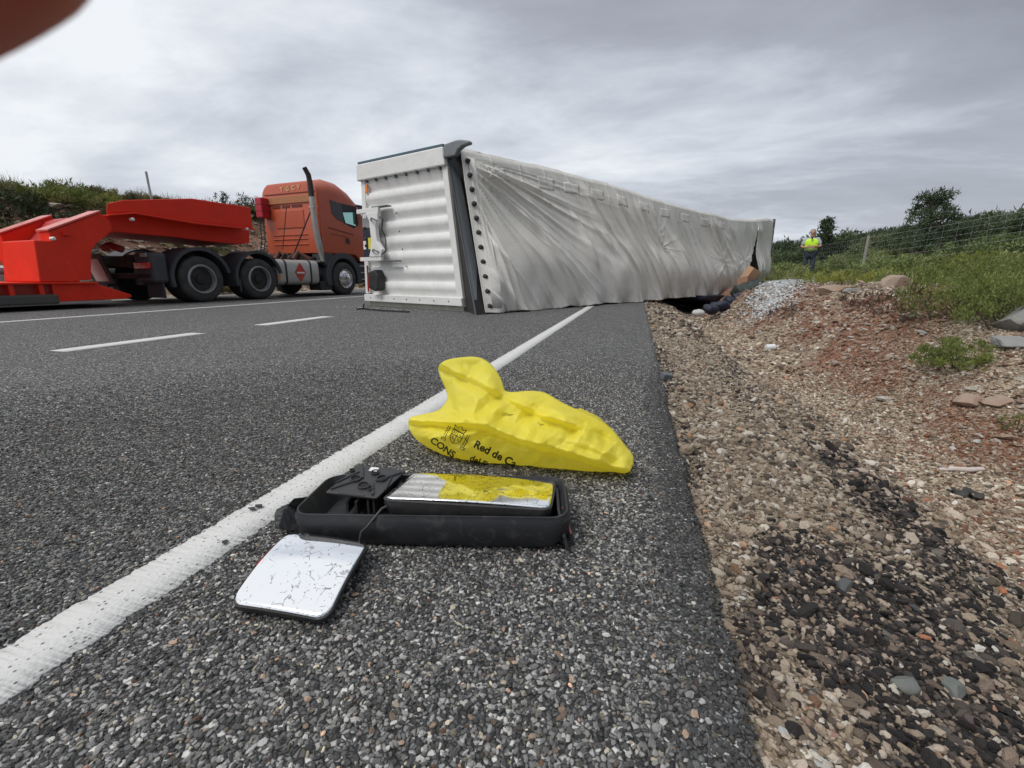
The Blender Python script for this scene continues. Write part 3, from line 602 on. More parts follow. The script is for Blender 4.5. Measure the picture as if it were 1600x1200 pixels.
def tarp_fn(u, h):
    """u 0..1 along the trailer, h 0..1 upward; arrays. Returns points with fold relief."""
    B = GP+np.array([0.02, 0, 0]); T_ = TQ
    Lb = LDIR*LEN
    tearsh = -0.02
    bot = B+u[..., None]*(TF-[0, 0, 2.55]-B); top = T_+u[..., None]*(TF-T_)
    top = top-np.stack([0*u, 0*u, np.interp(u, sag_u, sag_z)], -1)
    p = bot*(1-h[..., None])+top*h[..., None]
    nf = np.cross(LDIR, [0, 0, 1]); nf /= np.linalg.norm(nf); nf = nf if nf[1] < 0 else -nf
    s = u*LEN; y = h*2.55
    def ridge(ph, k): q = np.abs(((ph*k) % 1.0)-0.5)*2; return 1-q
    # folds run down and towards the far end: constant along s + y*slope
    slope = 0.62+0.35*np.exp(-s/1.6)-0.35*sstep(9, 13, s)
    q = s+y*slope+0.35*(fbm(s*0.5, y*0.5, 81, 3)-0.5)
    am1 = sstep(0.42, 0.62, fbm(s*0.9+y*0.5, y*0.55, 83, 3)); am2 = sstep(0.40, 0.66, fbm(s*1.7+y*0.8, y*0.7+5, 85, 3))
    n1 = fbm(q*1.05, y*0.18+1, 87, 2); n2_ = fbm(q*3.1, y*0.28+2, 89, 2); n3 = fbm(q*7.5, y*0.5+2, 91, 2)
    rg = lambda n_, w_: np.exp(-((n_-0.5)/w_)**2)
    d = 0.055*rg(n1, 0.07)+0.066*am1*rg(n2_, 0.06)+0.034*am2*rg(n3, 0.08)+0.06*(fbm(q*1.3, y*0.15, 111, 2, 0.5)-0.5)*2
    # fan of long folds from the top near corner
    ang = np.arctan2(2.42-y, s+0.10); rr = np.hypot(2.42-y, s)
    fan = (rg(fbm(ang*6.5, ang*0+3, 93, 2), 0.09)*0.09+rg(fbm(ang*15, ang*0+4, 95, 2), 0.09)*0.035)*np.exp(-(rr/2.6)**2)*sstep(0.1, 0.7, rr)
    d = d*(1-0.6*np.exp(-(rr/1.8)**2))+fan
    # cargo bulging below, cloth drawn in at the ground
    d = d+0.16*np.exp(-((y-0.75)/0.55)**2)*(0.35+0.9*fbm(s*0.8, y*0.6, 97, 3))
    bot_t = np.exp(-y/0.22); d = d+bot_t*(0.07*(fbm(s*5.0, y*1.5, 99, 3)-0.35)+0.05*np.sin(s*7+3*fbm(s, y, 101))*1.0)
    # short star creases
    for (cs_, cy, R_) in ((9.2, 1.05, 0.8), (11.0, 1.15, 0.9), (5.6, 1.3, 0.9)):
        a = np.arctan2(y-cy, s-cs_); r0 = np.hypot(y-cy, s-cs_)
        d = d+0.016*rg(fbm(a*3.2+cs_, a*0, 103, 2), 0.09)*np.exp(-(r0/R_)**2)*sstep(0.02, 0.15, r0)
    # near edge is stretched flat, top edge rolls back
    d = d*sstep(0.0, 0.35, s)*(1-0.75*sstep(2.1, 2.5, y))+0.02
    d = d-0.05*sstep(2.44, 2.55, y)**2+0.012*sstep(0.45, 0.5, np.abs(((s/0.62) % 1)-0.5))*sstep(2.0, 2.2, y)
    p = p+nf*d[..., None]
    p[..., 2] += sstep(2.3, 2.55, y)*(fbm(s*2.2, y*0, 105, 3)-0.5)*0.03
    # ragged hem
    hem = np.interp(s, [0, 8.5, 9.8, 10.9, 11.8, 12.6, 13.8], [0.02, 0.03, 0.02, 0.10, 0.32, 0.42, 0.42])+0.05*(fbm(s*3.0, s*0, 107, 3)-0.5)
    p[..., 2] = np.where(y < 0.8, p[..., 2]+(hem)*(1-y/0.8), p[..., 2])
    return p
TU = 12.25/13.75        # where the tear is
def tarp_piece(u0, u1, nu, nh, name, edge=None):
    U, H = np.meshgrid(np.linspace(u0, u1, nu), np.linspace(0, 1, nh), indexing='ij')
    if edge: U = edge(U, H, u0, u1)
    P = tarp_fn(U, H)-base
    o = mk(name, P.reshape(-1, 3), grid_faces(nu, nh)[:, ::-1], tarpm, trailer, smooth=True)
    so_ = o.modifiers.new('cloth', 'SOLIDIFY'); so_.thickness = 0.004; return o
def edge1(U, H, u0, u1):     # the far side of the big piece: tear leans towards the camera lower down
    k = (U-u0)/(u1-u0); lim = u1-0.085*(1-sstep(0.05, 0.85, H))*1.0; return u0+k*(lim-u0)
def edge2(U, H, u0, u1):
    k = (U-u0)/(u1-u0); lim = u0+0.016*np.clip(1-H*1.1, 0, 1)*np.sin(H*9); return lim+k*(u1-lim)
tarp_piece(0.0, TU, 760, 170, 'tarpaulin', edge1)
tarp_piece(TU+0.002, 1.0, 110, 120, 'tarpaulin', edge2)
# cloth wrapped over the upper side
U, H = np.meshgrid(np.linspace(0, 1, 300), np.linspace(0, 1, 10), indexing='ij')
P0 = tarp_fn(U, np.ones_like(U)); back = -np.array([0.35, -0.1, 0])
P = P0+H[..., None]*np.array([-0.5, 0.22, 0.0]); P[..., 2] += 0.02*np.sin(H*3)-0.03*H
mk('upper_side_curtain', (P-base).reshape(-1, 3), grid_faces(300, 10)[:, ::-1], tarpm, trailer, smooth=True)
# seams patches along the top, rollers down the near edge, clips under the top edge
nf = np.cross(LDIR, [0, 0, 1]); nf = nf/np.linalg.norm(nf); nf = nf if nf[1] < 0 else -nf
for i in range(11):
    f = 0.045+i*0.087; p = GP*(1-f)+TQ*f+LDIR*0.10+nf*0.045-base
    b_ = empty_ = MB().lathe(Vector(p), nf, [(0, 0.040), (0.02, 0.040), (0.03, 0.028), (0.05, 0.026), (0.055, 0.018)], 16).build('roller', black, trailer, True)
def patch(s0, s1, y0, y1, off=0.004, name='seam_patch'):
    U, H = np.meshgrid(np.linspace(s0, s1, 12)/LEN, np.linspace(y0, y1, 8)/2.55, indexing='ij')
    P = tarp_fn(U, H)+nf*off-base; o = mk(name, P.reshape(-1, 3), grid_faces(12, 8)[:, ::-1], tarpm, trailer, smooth=True)
    q = o.modifiers.new('cloth', 'SOLIDIFY'); q.thickness = 0.005
for s0 in (0.45, 1.65, 2.35, 3.15, 4.0, 4.9, 5.9, 7.0, 8.1, 9.2): patch(s0, s0+0.42, 2.10+0.05*random.random(), 2.33)
patch(0.12, 0.26, 0.08, 2.4, 0.008, 'edge_hem')
# the far end frame
e0 = TF-base; MB().hexa([e0+LDIR*0.02+nf*0.06-[0, 0, 2.3], e0+LDIR*0.10+nf*0.06-[0, 0, 2.3], e0+LDIR*0.10-nf*0.05-[0, 0, 2.3], e0+LDIR*0.02-nf*0.05-[0, 0, 2.3], e0+LDIR*0.02+nf*0.06, e0+LDIR*0.10+nf*0.06, e0+LDIR*0.10-nf*0.05, e0+LDIR*0.02-nf*0.05]).build('end_post', steelgrey, trailer, bevel=0.01)

sl = MB(); sv = lambda s_, w__, z_: GP+LDIR*s_-nf*w__+np.array([0, 0, z_])-base      # cover and load sagging out of the body over the ditch
rings = []
for s_, zl in ((7.9, -0.05), (8.8, -0.22), (9.8, -0.42), (10.8, -0.46), (11.8, -0.40), (12.8, -0.1)):
    rings.append([sv(s_, 0.10+0.05*math.sin(s_*5), 0.03), sv(s_, 0.14, zl*0.6), sv(s_, 0.30, zl), sv(s_, 1.6, zl*0.9), sv(s_, 1.8, 0.03)])
sl.loft(rings); sl.build('sagging_cover', navy, trailer, True)
# spilled load at the tear, over the ditch
def box_thing(name, c, dims, rot, mat, label, cat):
    dx, dy, dz = [q/2 for q in dims]; o = MB().box((-dx, -dy, -dz), (dx, dy, dz)).build(name, mat, None, bevel=0.006)
    o.location = c; o.rotation_euler = rot; return tag(o, label, cat)
c = at_y(1172, 430, 14.6)
box_thing('cardboard_box', tuple(c), (0.28, 0.26, 0.42), (R(18), R(24), R(30)), card, 'brown cardboard box sticking out of the torn grey tarpaulin, the upper one', 'box')
c = at_y(1163, 444, 14.3)
box_thing('cardboard_box', tuple(c), (0.30, 0.28, 0.30), (R(-14), R(30), R(50)), simple('dark_card', (0.22, 0.115, 0.07), 0.8), 'darker brown box wedged under the pale box at the tarpaulin tear', 'box')
def heap(name, pts, mat, label, cat, seed=0, lump=0.25):
    """a crumpled cloth heap between pixels (list of (u, v, Y, radius))"""
    V = []; F = []; bm = bmesh.new()
    for (u_, v_, Y_, r_) in pts:
        c_ = at_y(u_, v_, Y_); mt = Matrix.Translation(c_) @ Matrix.Diagonal((r_*1.3, r_*1.1, r_*0.8, 1)); bmesh.ops.create_icosphere(bm, subdivisions=3, radius=1, matrix=mt)
    for v_ in bm.verts:
        x, y, z = v_.co; k = lump*(fbm(np.array([x*6+z*3]), np.array([y*4-z*5]), seed, 4)[0]-0.5)*0.6
        v_.co += v_.normal*float(k)
    me = bpy.data.meshes.new(name); bm.to_mesh(me); bm.free(); me.materials.append(mat); o = bpy.data.objects.new(name, me); COL.objects.link(o)
    return tag(o, label, cat)
heap('dark_blue_sheeting', [(1112, 482, 11.2, .12), (1125, 478, 11.6, .15), (1142, 472, 12.2, .17), (1156, 465, 12.8, .15)], navy, 'crumpled dark blue sheeting hanging under the tarpaulin hem over the ditch', 'sheeting', 3)
heap('dark_green_sheeting', [(1160, 456, 13.3, .22), (1172, 450, 13.8, .22), (1182, 444, 14.4, .16)], simple('green_sheet', (0.018, 0.03, 0.025), 0.6), 'dark green crumpled sheeting below the brown boxes', 'sheeting', 5)
heap('white_plastic_scrap', [(1092, 489, 10.0, .10)], simple('whitish', (0.5, 0.5, 0.48), 0.6), 'pale plastic scrap trapped under the tarpaulin at the road edge', 'scrap', 6, 0.12)
# white pellets spilled down the ditch side
N = 5200; f = RNG.random(N); cx = 2.35+f*2.0; cy = 9.6+f*5.6
X = cx+RNG.normal(0, 0.22, N)*(0.7+f*0.6); Y = cy+RNG.normal(0, 0.5, N)
s = RNG.uniform(0.012, 0.035, N); sc = np.stack([s*1.3, s, s*0.7], 1)
scatter('spilled_pellets', np.stack([X, Y, terr(X, Y)+0.01], 1), rots(N), sc, rcol(N, [(0, (0.35, 0.37, 0.38)), (0.5, (0.58, 0.61, 0.62)), (1, (0.78, 0.80, 0.80))]), RNG.integers(0, 8, N), stones, None, 'white and grey chips spilled down the ditch side below the trailer tear', 'debris')
# shattered bits on the road by the trailer's rear corner
N = 420; X = RNG.normal(-4.3, 0.6, N); Y = RNG.normal(7.0, 0.10, N)+(X+4.3)*-0.35
s = RNG.uniform(0.004, 0.014, N); sc = np.stack([s*1.6, s, s*0.3], 1)
scatter('glass_fragments', np.stack([X, Y, X*0+0.004], 1), rots(N, 0.1), sc, rcol(N, [(0, (0.03, 0.03, 0.03)), (0.6, (0.25, 0.26, 0.26)), (1, (0.6, 0.62, 0.62))]), RNG.integers(0, 8, N), stones, None, 'small glass and plastic fragments strewn before the trailer rear', 'debris')
gq = [on_ground(558, 485), on_ground(568, 484), on_ground(600, 487), on_ground(640, 489)]
b = MB().tube([tuple(q+[0, 0, .02]) for q in gq], 0.014, 6); b.tube([tuple(gq[1]+[0, 0, .02]), tuple(gq[1]+[0.02, 0, .10])], 0.012, 6)
tag(b.build('rubber_strip', black, None, True), 'thin black rubber strip lying before the trailer rear', 'strip')

# ------------------------------------------------------------------ red tractor truck
TO = np.array([-9.16, 7.91, 0.0]); TDIR = np.array([0.12, 0.993, 0]); TDIR /= np.linalg.norm(TDIR); TN = np.array([TDIR[1], -TDIR[0], 0])
TRZ = -math.atan2(TDIR[0], TDIR[1])
def loc_side(u, v, off=0.0):     # photo point lying on the vehicle's plane x = off  ->  local (y, z)
    r = ray(u, v); P = TO+TN*off; t_ = ((P-[0, 0, CAMH])@TN)/(r@TN); p = r*t_+[0, 0, CAMH]; return float((p-TO)@TDIR), float(p[2])
def loc_back(u, v, y):           # photo point lying on the plane local y = y  ->  local (x, z)
    r = ray(u, v); P = TO+TDIR*y; t_ = ((P-[0, 0, CAMH])@TDIR)/(r@TDIR); p = r*t_+[0, 0, CAMH]; return float((p-TO)@TN), float(p[2])
truck = empty('tractor_truck', tuple(TO), TRZ, 'weathered orange-red tractor truck with tall cab and upright exhaust on the far lane', 'truck')
side = lambda p, d: (d, p[0], p[1])
def truck_prism(pts, d0, d1, name, mat, parent=None, bevel=0.01, off=None, smooth=False):
    pl_ = [loc_side(u, v, d0 if off is None else off) for u, v in pts]
    return MB().prism(pl_, side, d0, d1).build(name, mat, parent or truck, smooth, bevel)
def wheel(y, z, xo, wid, front=False, tyre_r=0.49):
    w_ = MB(); w_.lathe((xo, y, z), (-1, 0, 0), [(0.015, 0.29), (0.0, 0.34), (0.0, 0.43), (0.025, tyre_r-0.015), (0.06, tyre_r), (wid-0.06, tyre_r), (wid-0.02, tyre_r-0.02), (wid, 0.42), (wid, 0.30)], 48, False)
    wo = w_.build('wheel', rubber, truck, True)
    for k in range(3): MB().lathe((xo-0.08-0.05*k, y, z), (-1, 0, 0), [(0, tyre_r+0.003), (0.012, tyre_r+0.003)], 40).build('tread_groove', black, wo, True)
    if front:
        h = MB().lathe((xo+0.02, y, z), (-1, 0, 0), [(0.035, 0.29), (0.0, 0.285), (0.05, 0.26), (0.03, 0.235), (-0.02, 0.19), (-0.05, 0.10), (-0.10, 0.09), (-0.11, 0.05)], 32); h.build('rim', chrome, wo, True)
        for k in range(10):
            a = k*0.628; MB().lathe((xo+0.045, y+0.165*math.cos(a), z+0.165*math.sin(a)), (1, 0, 0), [(0, 0.018), (0.03, 0.016)], 6).build('wheel_nut', chrome, wo)
            MB().lathe((xo-0.008, y+0.222*math.cos(a+.3), z+0.222*math.sin(a+.3)), (1, 0, 0), [(0, 0.024), (0.003, 0.024)], 10).build('hand_hole', black, wo)
    else:
        MB().lathe((xo+0.004, y, z), (-1, 0, 0), [(0.03, 0.33), (-0.012, 0.296), (-0.008, 0.276), (0.14, 0.25), (0.145, 0.292)], 36, False).build('rim', simple('worn_rim', (0.33, 0.34, 0.34), 0.45, 0.4, dirt=0.5), wo, True)
        MB().lathe((xo-0.13, y, z), (1, 0, 0), [(-0.02, 0.255), (0.0, 0.25), (0.0, 0.14), (0.03, 0.12), (0.09, 0.10), (0.10, 0.06)], 24).build('hub', dark, wo, True)
        for k in range(8):
            a = k*0.785; MB().lathe((xo-0.13, y+0.17*math.cos(a), z+0.17*math.sin(a)), (1, 0, 0), [(0, 0.018), (0.03, 0.016)], 6).build('wheel_nut', dark, wo)
for y_, fr in ((0.0, 0), (1.42, 0), (4.37, 1)):
    wheel(y_, 0.49, -0.0, 0.32 if fr else 0.6, bool(fr))
    MB().lathe((-2.2+(-.02), y_, 0.49), (-1, 0, 0), [(0, 0.3), (0, 0.45), (0.03, 0.49), (0.27, 0.49), (0.3, 0.44), (0.3, 0.3)], 32).build('far_wheel', rubber, truck, True)
# chassis
ch = MB(); ch.box((-1.75, -0.95, 0.72), (-1.60, 5.4, 0.98)); ch.box((-0.85, -0.95, 0.72), (-0.70, 5.4, 0.98)); ch.box((-1.6, -0.95, 0.74), (-0.85, -0.85, 0.96)); ch.box((-1.9, -0.3, 0.35), (-0.6, 0.3, 0.7)); ch.box((-1.9, 1.1, 0.35), (-0.6, 1.7, 0.7)); ch.box((-1.8, 2.4, 0.5), (-0.7, 3.4, 0.98)); ch.box((-2.35, 3.5, 0.35), (-0.35, 5.5, 1.1))
ch.build('chassis', dark, truck, bevel=0.02)
b = MB(); b.lathe((-1.25, 0.7, 1.02), (0, 0, 1), [(0, 0.5), (0.06, 0.52), (0.10, 0.45)], 32); b.box((-1.7, 0.2, 0.96), (-0.8, 1.2, 1.03)); b.build('fifth_wheel', dark, truck, True)
# mudguards: arched plastic over each rear wheel, with a drop behind
def arch(y0, r, x0, x1, a0, a1, th=0.03, flare=0.0):
    b = MB(); rings = []
    for k in range(19):
        a = a0+(a1-a0)*k/18; ca, sa = math.cos(a), math.sin(a); rr = r
        rings.append([(x0, y0+rr*ca, 0.50+rr*sa), (x1, y0+rr*ca, 0.50+rr*sa), (x1, y0+(rr-th)*ca, 0.50+(rr-th)*sa), (x0+flare, y0+(rr-th)*ca, 0.50+(rr-th)*sa)])
    return b.loft(rings)
def arc_lip(y0, r, x0, a0, a1):
    b = MB(); rings = []
    for k in range(19):
        a = a0+(a1-a0)*k/18; ca, sa = math.cos(a), math.sin(a)
        rings.append([(x0+0.03, y0+r*ca, 0.50+r*sa), (x0+0.03, y0+(r-0.07)*ca, 0.50+(r-0.07)*sa), (x0-0.02, y0+(r-0.07)*ca, 0.50+(r-0.07)*sa), (x0-0.02, y0+r*ca, 0.50+r*sa)])
    return b.loft(rings)
for y_ in (0.0, 1.42):
    for xa, xb in ((0.0, -0.62), (-2.55, -1.9)):
        m_ = arch(y_, 0.66, xa, xb, R(195), R(12)).build('mudguard', darkf, truck, True)
    arc_lip(y_, 0.665, 0.0, R(195), R(12)).build('mudguard_lip', darkf, m_, True)
b = MB(); b.box((-0.60, -0.95, 0.42), (-0.01, -0.66, 1.02)); b.build('rear_wing', darkf, truck, bevel=0.06)
b = MB(); b.box((-0.58, -0.80, 0.12), (-0.04, -0.77, 0.46)); b.build('mud_flap', darkf, truck, bevel=0.008)
b = MB(); b.box((-2.5, -0.80, 0.12), (-1.95, -0.77, 0.9)); b.build('mud_flap', darkf, truck, bevel=0.008)
b = MB(); b.box((-0.03, 0.86, 0.2), (-0.01, 0.90, 0.5)); b.build('mud_flap', darkf, truck)
b = MB(); b.box((-0.52, -0.985, 0.70), (-0.06, -0.951, 0.82)); tl = b.build('tail_light', redlamp, truck, bevel=0.01)
MB().box((-0.56, -0.985, 0.70), (-0.521, -0.951, 0.82)).build('indicator', amber, tl)
MB().box((-2.5, -0.985, 0.66), (-2.1, -0.951, 0.80)).build('tail_light', redlamp, truck, bevel=0.01)
MB().box((-0.30, -0.98, 0.93), (-0.12, -0.955, 1.0)).build('badge', galv, truck)
b = MB(); b.hexa([(-1.95, -1.0, 0.40), (-1.30, -1.0, 0.40), (-1.30, -0.96, 0.40), (-1.95, -0.96, 0.40), (-1.95, -1.16, 1.0), (-1.30, -1.16, 1.0), (-1.30, -1.12, 1.0), (-1.95, -1.12, 1.0)]); b.build('plate_frame', darkf, truck, bevel=0.01)
b = MB(); b.hexa([(-1.88, -1.02, 0.45), (-1.42, -1.02, 0.45), (-1.42, -1.003, 0.45), (-1.88, -1.003, 0.45), (-1.88, -1.15, 0.90), (-1.42, -1.15, 0.90), (-1.42, -1.13, 0.90), (-1.88, -1.13, 0.90)]); b.build('number_plate', simple('blank_plate', (0.55, 0.52, 0.53), 0.5), truck)
b = MB(); b.box((-2.4, -0.95, 0.5), (-0.1, -0.80, 0.62)); b.build('rear_beam', dark, truck, bevel=0.02)
MB().tube([(-1.3, -1.05, 1.12), (-1.0, -1.1, 1.16), (-0.8, -1.0, 1.08)], 0.07, 10).build('air_coupling', simple('dusty_red', (0.33, 0.06, 0.04), 0.6), truck, True)
# fuel tank with straps and the diamond hazard sign
tk = MB(); pf = []
for k in range(24):
    a = 2*math.pi*k/24; cx, cz = math.copysign(abs(math.cos(a))**0.45, math.cos(a)), math.copysign(abs(math.sin(a))**0.45, math.sin(a)); pf.append((-0.33+0.30*cx, 0.66+0.335*cz))
tk.loft([[(x, 1.98, z) for x, z in pf], [(x, 3.36, z) for x, z in pf]]); tank = tk.build('fuel_tank', alu, truck, True, 0.01)
for y_ in (2.22, 3.05):
    st = MB(); st.loft([[(-0.33+(x+0.33)*1.03, y_, 0.66+(z-0.66)*1.03) for x, z in pf], [(-0.33+(x+0.33)*1.03, y_+0.05, 0.66+(z-0.66)*1.03) for x, z in pf]]); st.build('strap', black, tank, True)
MB().lathe((-0.2, 2.55, 0.99), (0, 0, 1), [(0, 0.06), (0.05, 0.06)], 16).build('filler_cap', black, tank, True)
sg = MB(); sg.prism([(2.52, 0.66), (2.70, 0.40), (2.88, 0.66), (2.70, 0.92)], side, -0.026, -0.018); dia = sg.build('diamond_sign', simple('sign_red', (0.50, 0.05, 0.035), 0.5), tank)
MB().box((-0.017, 2.57, 0.63), (-0.014, 2.83, 0.67)).build('sign_stripe', white, dia)
MB().box((-0.10, 2.0, 0.48), (-0.02, 2.05, 0.60)).build('side_marker', amber, truck)
b = MB(); b.lathe((-0.38, 3.45, 0.66), (0, 1, 0), [(0, 0.22), (0.42, 0.22), (0.46, 0.15)], 24); b.box((-0.55, 3.42, 0.93), (-0.05, 3.95, 0.97)); b.build('air_tank', darkf, truck, True)
MB().box((-0.50, 3.42, 0.972), (-0.03, 3.96, 0.99)).build('step', alu, truck)
b = MB(); b.box((-0.5, 3.4, 0.16), (-0.05, 3.85, 0.42)); b.build('side_skirt', black, truck, bevel=0.03)
# cab: lofted rounded sections from the rear wall to the windscreen
def csec(y, w, z0, z1, r, crown=0.10, xc=-1.115):
    out = []; w = w-0.21
    h = w/2
    for (sx, sz, a0) in ((1, -1, -90), (1, 1, 0), (-1, 1, 90), (-1, -1, 180)):
        rr = r if sz > 0 else 0.05
        cx = xc+sx*(h-rr); cz = (z1-rr) if sz > 0 else (z0+rr)
        for k in range(7):
            a = R(a0+k*15); x = cx+rr*math.cos(a); z = cz+rr*math.sin(a)
            if sz > 0: z += crown*(1-((x-xc)/h)**2)
            out.append((x, y, z))
    return out
secs = [(3.60, 2.36, 1.22, 3.02, 0.26, 0.16), (3.63, 2.42, 1.20, 3.08, 0.28, 0.18), (4.0, 2.44, 1.20, 3.16, 0.30, 0.22), (4.5, 2.44, 1.20, 3.14, 0.32, 0.22), (4.9, 2.44, 1.2, 3.0, 0.34, 0.20), (5.2, 2.44, 1.0, 2.78, 0.30, 0.14), (5.42, 2.42, 0.95, 2.45, 0.22, 0.08), (5.60, 2.40, 0.95, 2.0, 0.12, 0.04), (5.72, 2.34, 0.95, 1.7, 0.1, 0.03), (5.76, 2.2, 1.0, 1.6, 0.1, 0.02)]
cb = MB(); cb.loft([csec(*q) for q in secs]); cab = cb.build('cab', orangep, truck, True)
# rear wall relief: groove bands, raised panels
def rearbox(x0, x1, z0, z1, d, name, mat, bevel=0.01, y=3.6):
    return MB().box((x0, y-d, z0), (x1, y+0.02, z1)).build(name, mat, cab, bevel=bevel)
rearbox(-2.08, -0.14, 2.86, 2.885, 0.012, 'groove', simple('groove_dark', (0.16, 0.03, 0.015), 0.7), 0.002)
rearbox(-1.95, -0.30, 2.60, 2.80, 0.03, 'faded_sign', simple('faded_tan', (0.42, 0.19, 0.085), 0.7, dirt=0.6, scale=14, dirtcol=(0.33, 0.10, 0.05)))
for x0, x1 in ((-1.80, -1.50), (-1.42, -1.12), (-1.05, -0.65)): rearbox(x0, x1, 2.49, 2.56, 0.012, 'vent_slot', simple('vent_dark', (0.13, 0.025, 0.015), 0.7), 0.002)
rearbox(-1.72, -0.62, 1.92, 2.42, 0.022, 'rear_panel', orangep, 0.018)
for z_ in (1.72, 1.60, 1.45): rearbox(-1.9, -0.55, z_, z_+0.035, 0.02, 'rib', orangep, 0.012)
# cab side details (photo points laid on the side plane)
XS = -0.0
def sidepoly(pts, d, name, mat, par=None, bevel=0.004, thick=0.03):
    return truck_prism(pts, d, d-thick, name, mat, par or cab, bevel)
glass_d, t = newmat('dark_glass'); finish(t, (0.012, 0.014, 0.016), 0.08, 0, None)
glass_m, t = newmat('reflecting_glass'); finish(t, (0.42, 0.72, 0.66), 0.04, 0.9, None)
sidepoly([(515.5, 312), (533, 318.5), (537.5, 348.5), (525, 341), (519, 333)], 0.012, 'sleeper_window', glass_d)
sidepoly([(531, 317), (556, 323), (560, 352), (553, 357), (538, 349)], 0.006, 'window_frame', black)
sidepoly([(535.5, 332), (554.5, 332), (556, 353.5), (540, 348.5)], 0.014, 'door_window', glass_m)
sidepoly([(513, 354), (552, 366), (552, 368), (513, 356.5)], 0.004, 'door_crease', simple('crease', (0.2, 0.035, 0.015), 0.7), thick=0.01)
sidepoly([(517, 365), (545, 370), (545, 371.5), (517, 366.5)], 0.004, 'door_crease', simple('crease2', (0.2, 0.035, 0.015), 0.7), thick=0.01)
sidepoly([(541, 372), (546, 373), (547.5, 381), (541.5, 380)], 0.02, 'door_handle', black)
# black lower cab: wheel arch, steps
fa = MB(); rings = []
for k in range(17):
    a = R(200-k*13.5); ca, sa = math.cos(a), math.sin(a)
    rings.append([(0.0, 4.37+0.72*ca*1.05, 0.52+0.74*sa), (0.0, 4.37+0.56*ca, 0.50+0.58*sa), (-0.5, 4.37+0.56*ca, 0.50+0.58*sa), (-0.5, 4.37+0.72*ca*1.05, 0.52+0.74*sa)])
fa.loft(rings); fa.build('wheel_arch', darkf, truck, True, 0.02)
MB().box((-0.5, 3.62, 0.85), (-0.02, 4.0, 1.22)).build('arch_panel', darkf, truck, bevel=0.04)
MB().box((-2.4, 5.0, 0.35), (-0.02, 5.78, 0.97)).build('front_bumper', black, truck, bevel=0.06)
for z_ in (0.45, 0.66, 0.86): MB().box((-0.3, 5.05, z_), (0.0, 5.6, z_+0.03)).build('cab_step', alu, truck)
# mirror arm and sun visor
MB().tube([(-0.1, 5.15, 2.70), (0.15, 5.25, 2.66), (0.2, 5.28, 2.4)], 0.035, 8).build('mirror_arm', black, cab, True)
MB().box((0.08, 5.2, 2.15), (0.30, 5.36, 2.62)).build('wing_mirror', black, cab, bevel=0.04)
MB().box((-2.3, 5.25, 2.62), (-0.12, 5.62, 2.70)).build('sun_visor', glass_d, cab, bevel=0.02)
MB().box((-2.2, 5.30, 1.95), (-0.14, 5.60, 2.45)).build('windscreen', glass_d, cab, bevel=0.03)
# red lamp stack on the far side of the rear wall, exhaust, pipes
ab = MB().box((-2.16, 3.30, 2.22), (-1.90, 3.58, 2.78)).build('red_filter_box', crimson, cab, bevel=0.03)
for z_ in (2.40, 2.58): MB().box((-2.165, 3.295, z_), (-1.895, 3.585, z_+0.02)).build('box_band', simple('band', (0.2, 0.01, 0.02), 0.6), ab)
for x_ in (-2.10, -1.96): MB().tube([(x_, 3.35, 2.22), (x_+0.05, 3.3, 1.6), (x_+0.02, 3.2, 1.15)], 0.014, 6).build('hose', black, truck, True)
xe, ye = -0.10, 3.45
ex = MB(); ex.tube([(xe, ye+0.18, 1.0), (xe, ye+0.12, 1.25), (xe, ye+0.08, 1.45), (xe, ye, 1.9), (xe, ye-0.02, 2.75)], [0.05, 0.085, 0.09, 0.075, 0.075], 14)
exo = ex.build('exhaust_stack', alu, truck, True)
MB().tube([(xe, ye-0.02, 2.70), (xe, ye-0.03, 3.05), (xe, ye-0.06, 3.25), (xe-0.02, ye-0.16, 3.42)], [0.078, 0.072, 0.068, 0.06], 14).build('exhaust_tip', simple('sooty', (0.03, 0.022, 0.02), 0.7), exo, True)
MB().tube([(xe-0.1, ye, 2.42), (xe+0.09, ye-0.03, 2.42)], 0.05, 10).build('clamp', galv, exo, True)
MB().tube([(xe-0.05, ye, 2.4), (-0.72, 3.2, 1.2)], 0.018, 6).build('stay_rod', dark, truck, True)
MB().tube([(-1.05, 3.4, 2.45), (-1.15, 3.2, 1.3)], 0.012, 6).build('stay_rod', dark, truck, True)
for k in range(9):
    x_ = -2.1+k*0.2; r0 = random.uniform(0.05, 0.13); MB().tube([(x_, 3.1+random.uniform(-.3, .2), 1.0), (x_+random.uniform(-.2, .2), 3.2, 1.1+random.uniform(0, .15)), (x_+0.15, 3.35+random.uniform(-.2, .1), 1.02)], r0*0.6, 7).build('air_line', random.choice([dark, simple('rusty', (0.10, 0.035, 0.025), 0.8), dark]), truck, True)
# painted letters on the roof panel
def text_mesh(body_, size, mat, name, parent, fn, extrude=0.0, width=1.0, bold=False):
    cu = bpy.data.curves.new('lettering', 'FONT'); cu.body = body_; cu.size = size; cu.extrude = extrude; cu.resolution_u = 4; cu.space_character = width; cu.align_x = 'LEFT'
    if bold: cu.offset = size*0.03
    o = bpy.data.objects.new('lettering', cu); COL.objects.link(o); dg = bpy.context.evaluated_depsgraph_get(); me = bpy.data.meshes.new_from_object(o.evaluated_get(dg)); bpy.data.objects.remove(o)
    bm = bmesh.new(); bm.from_mesh(me); bmesh.ops.subdivide_edges(bm, edges=[e for e in bm.edges if e.calc_length() > size*0.12], cuts=3, use_grid_fill=False); bmesh.ops.triangulate(bm, faces=bm.faces)
    for v_ in bm.verts: v_.co = Vector(fn(v_.co.x, v_.co.y))
    bm.to_mesh(me); bm.free(); me.materials.clear(); me.materials.append(mat); r_ = bpy.data.objects.new(name, me); COL.objects.link(r_); r_.parent = parent; return r_
lety = simple('pale_yellow_letters', (0.62, 0.52, 0.22), 0.6)
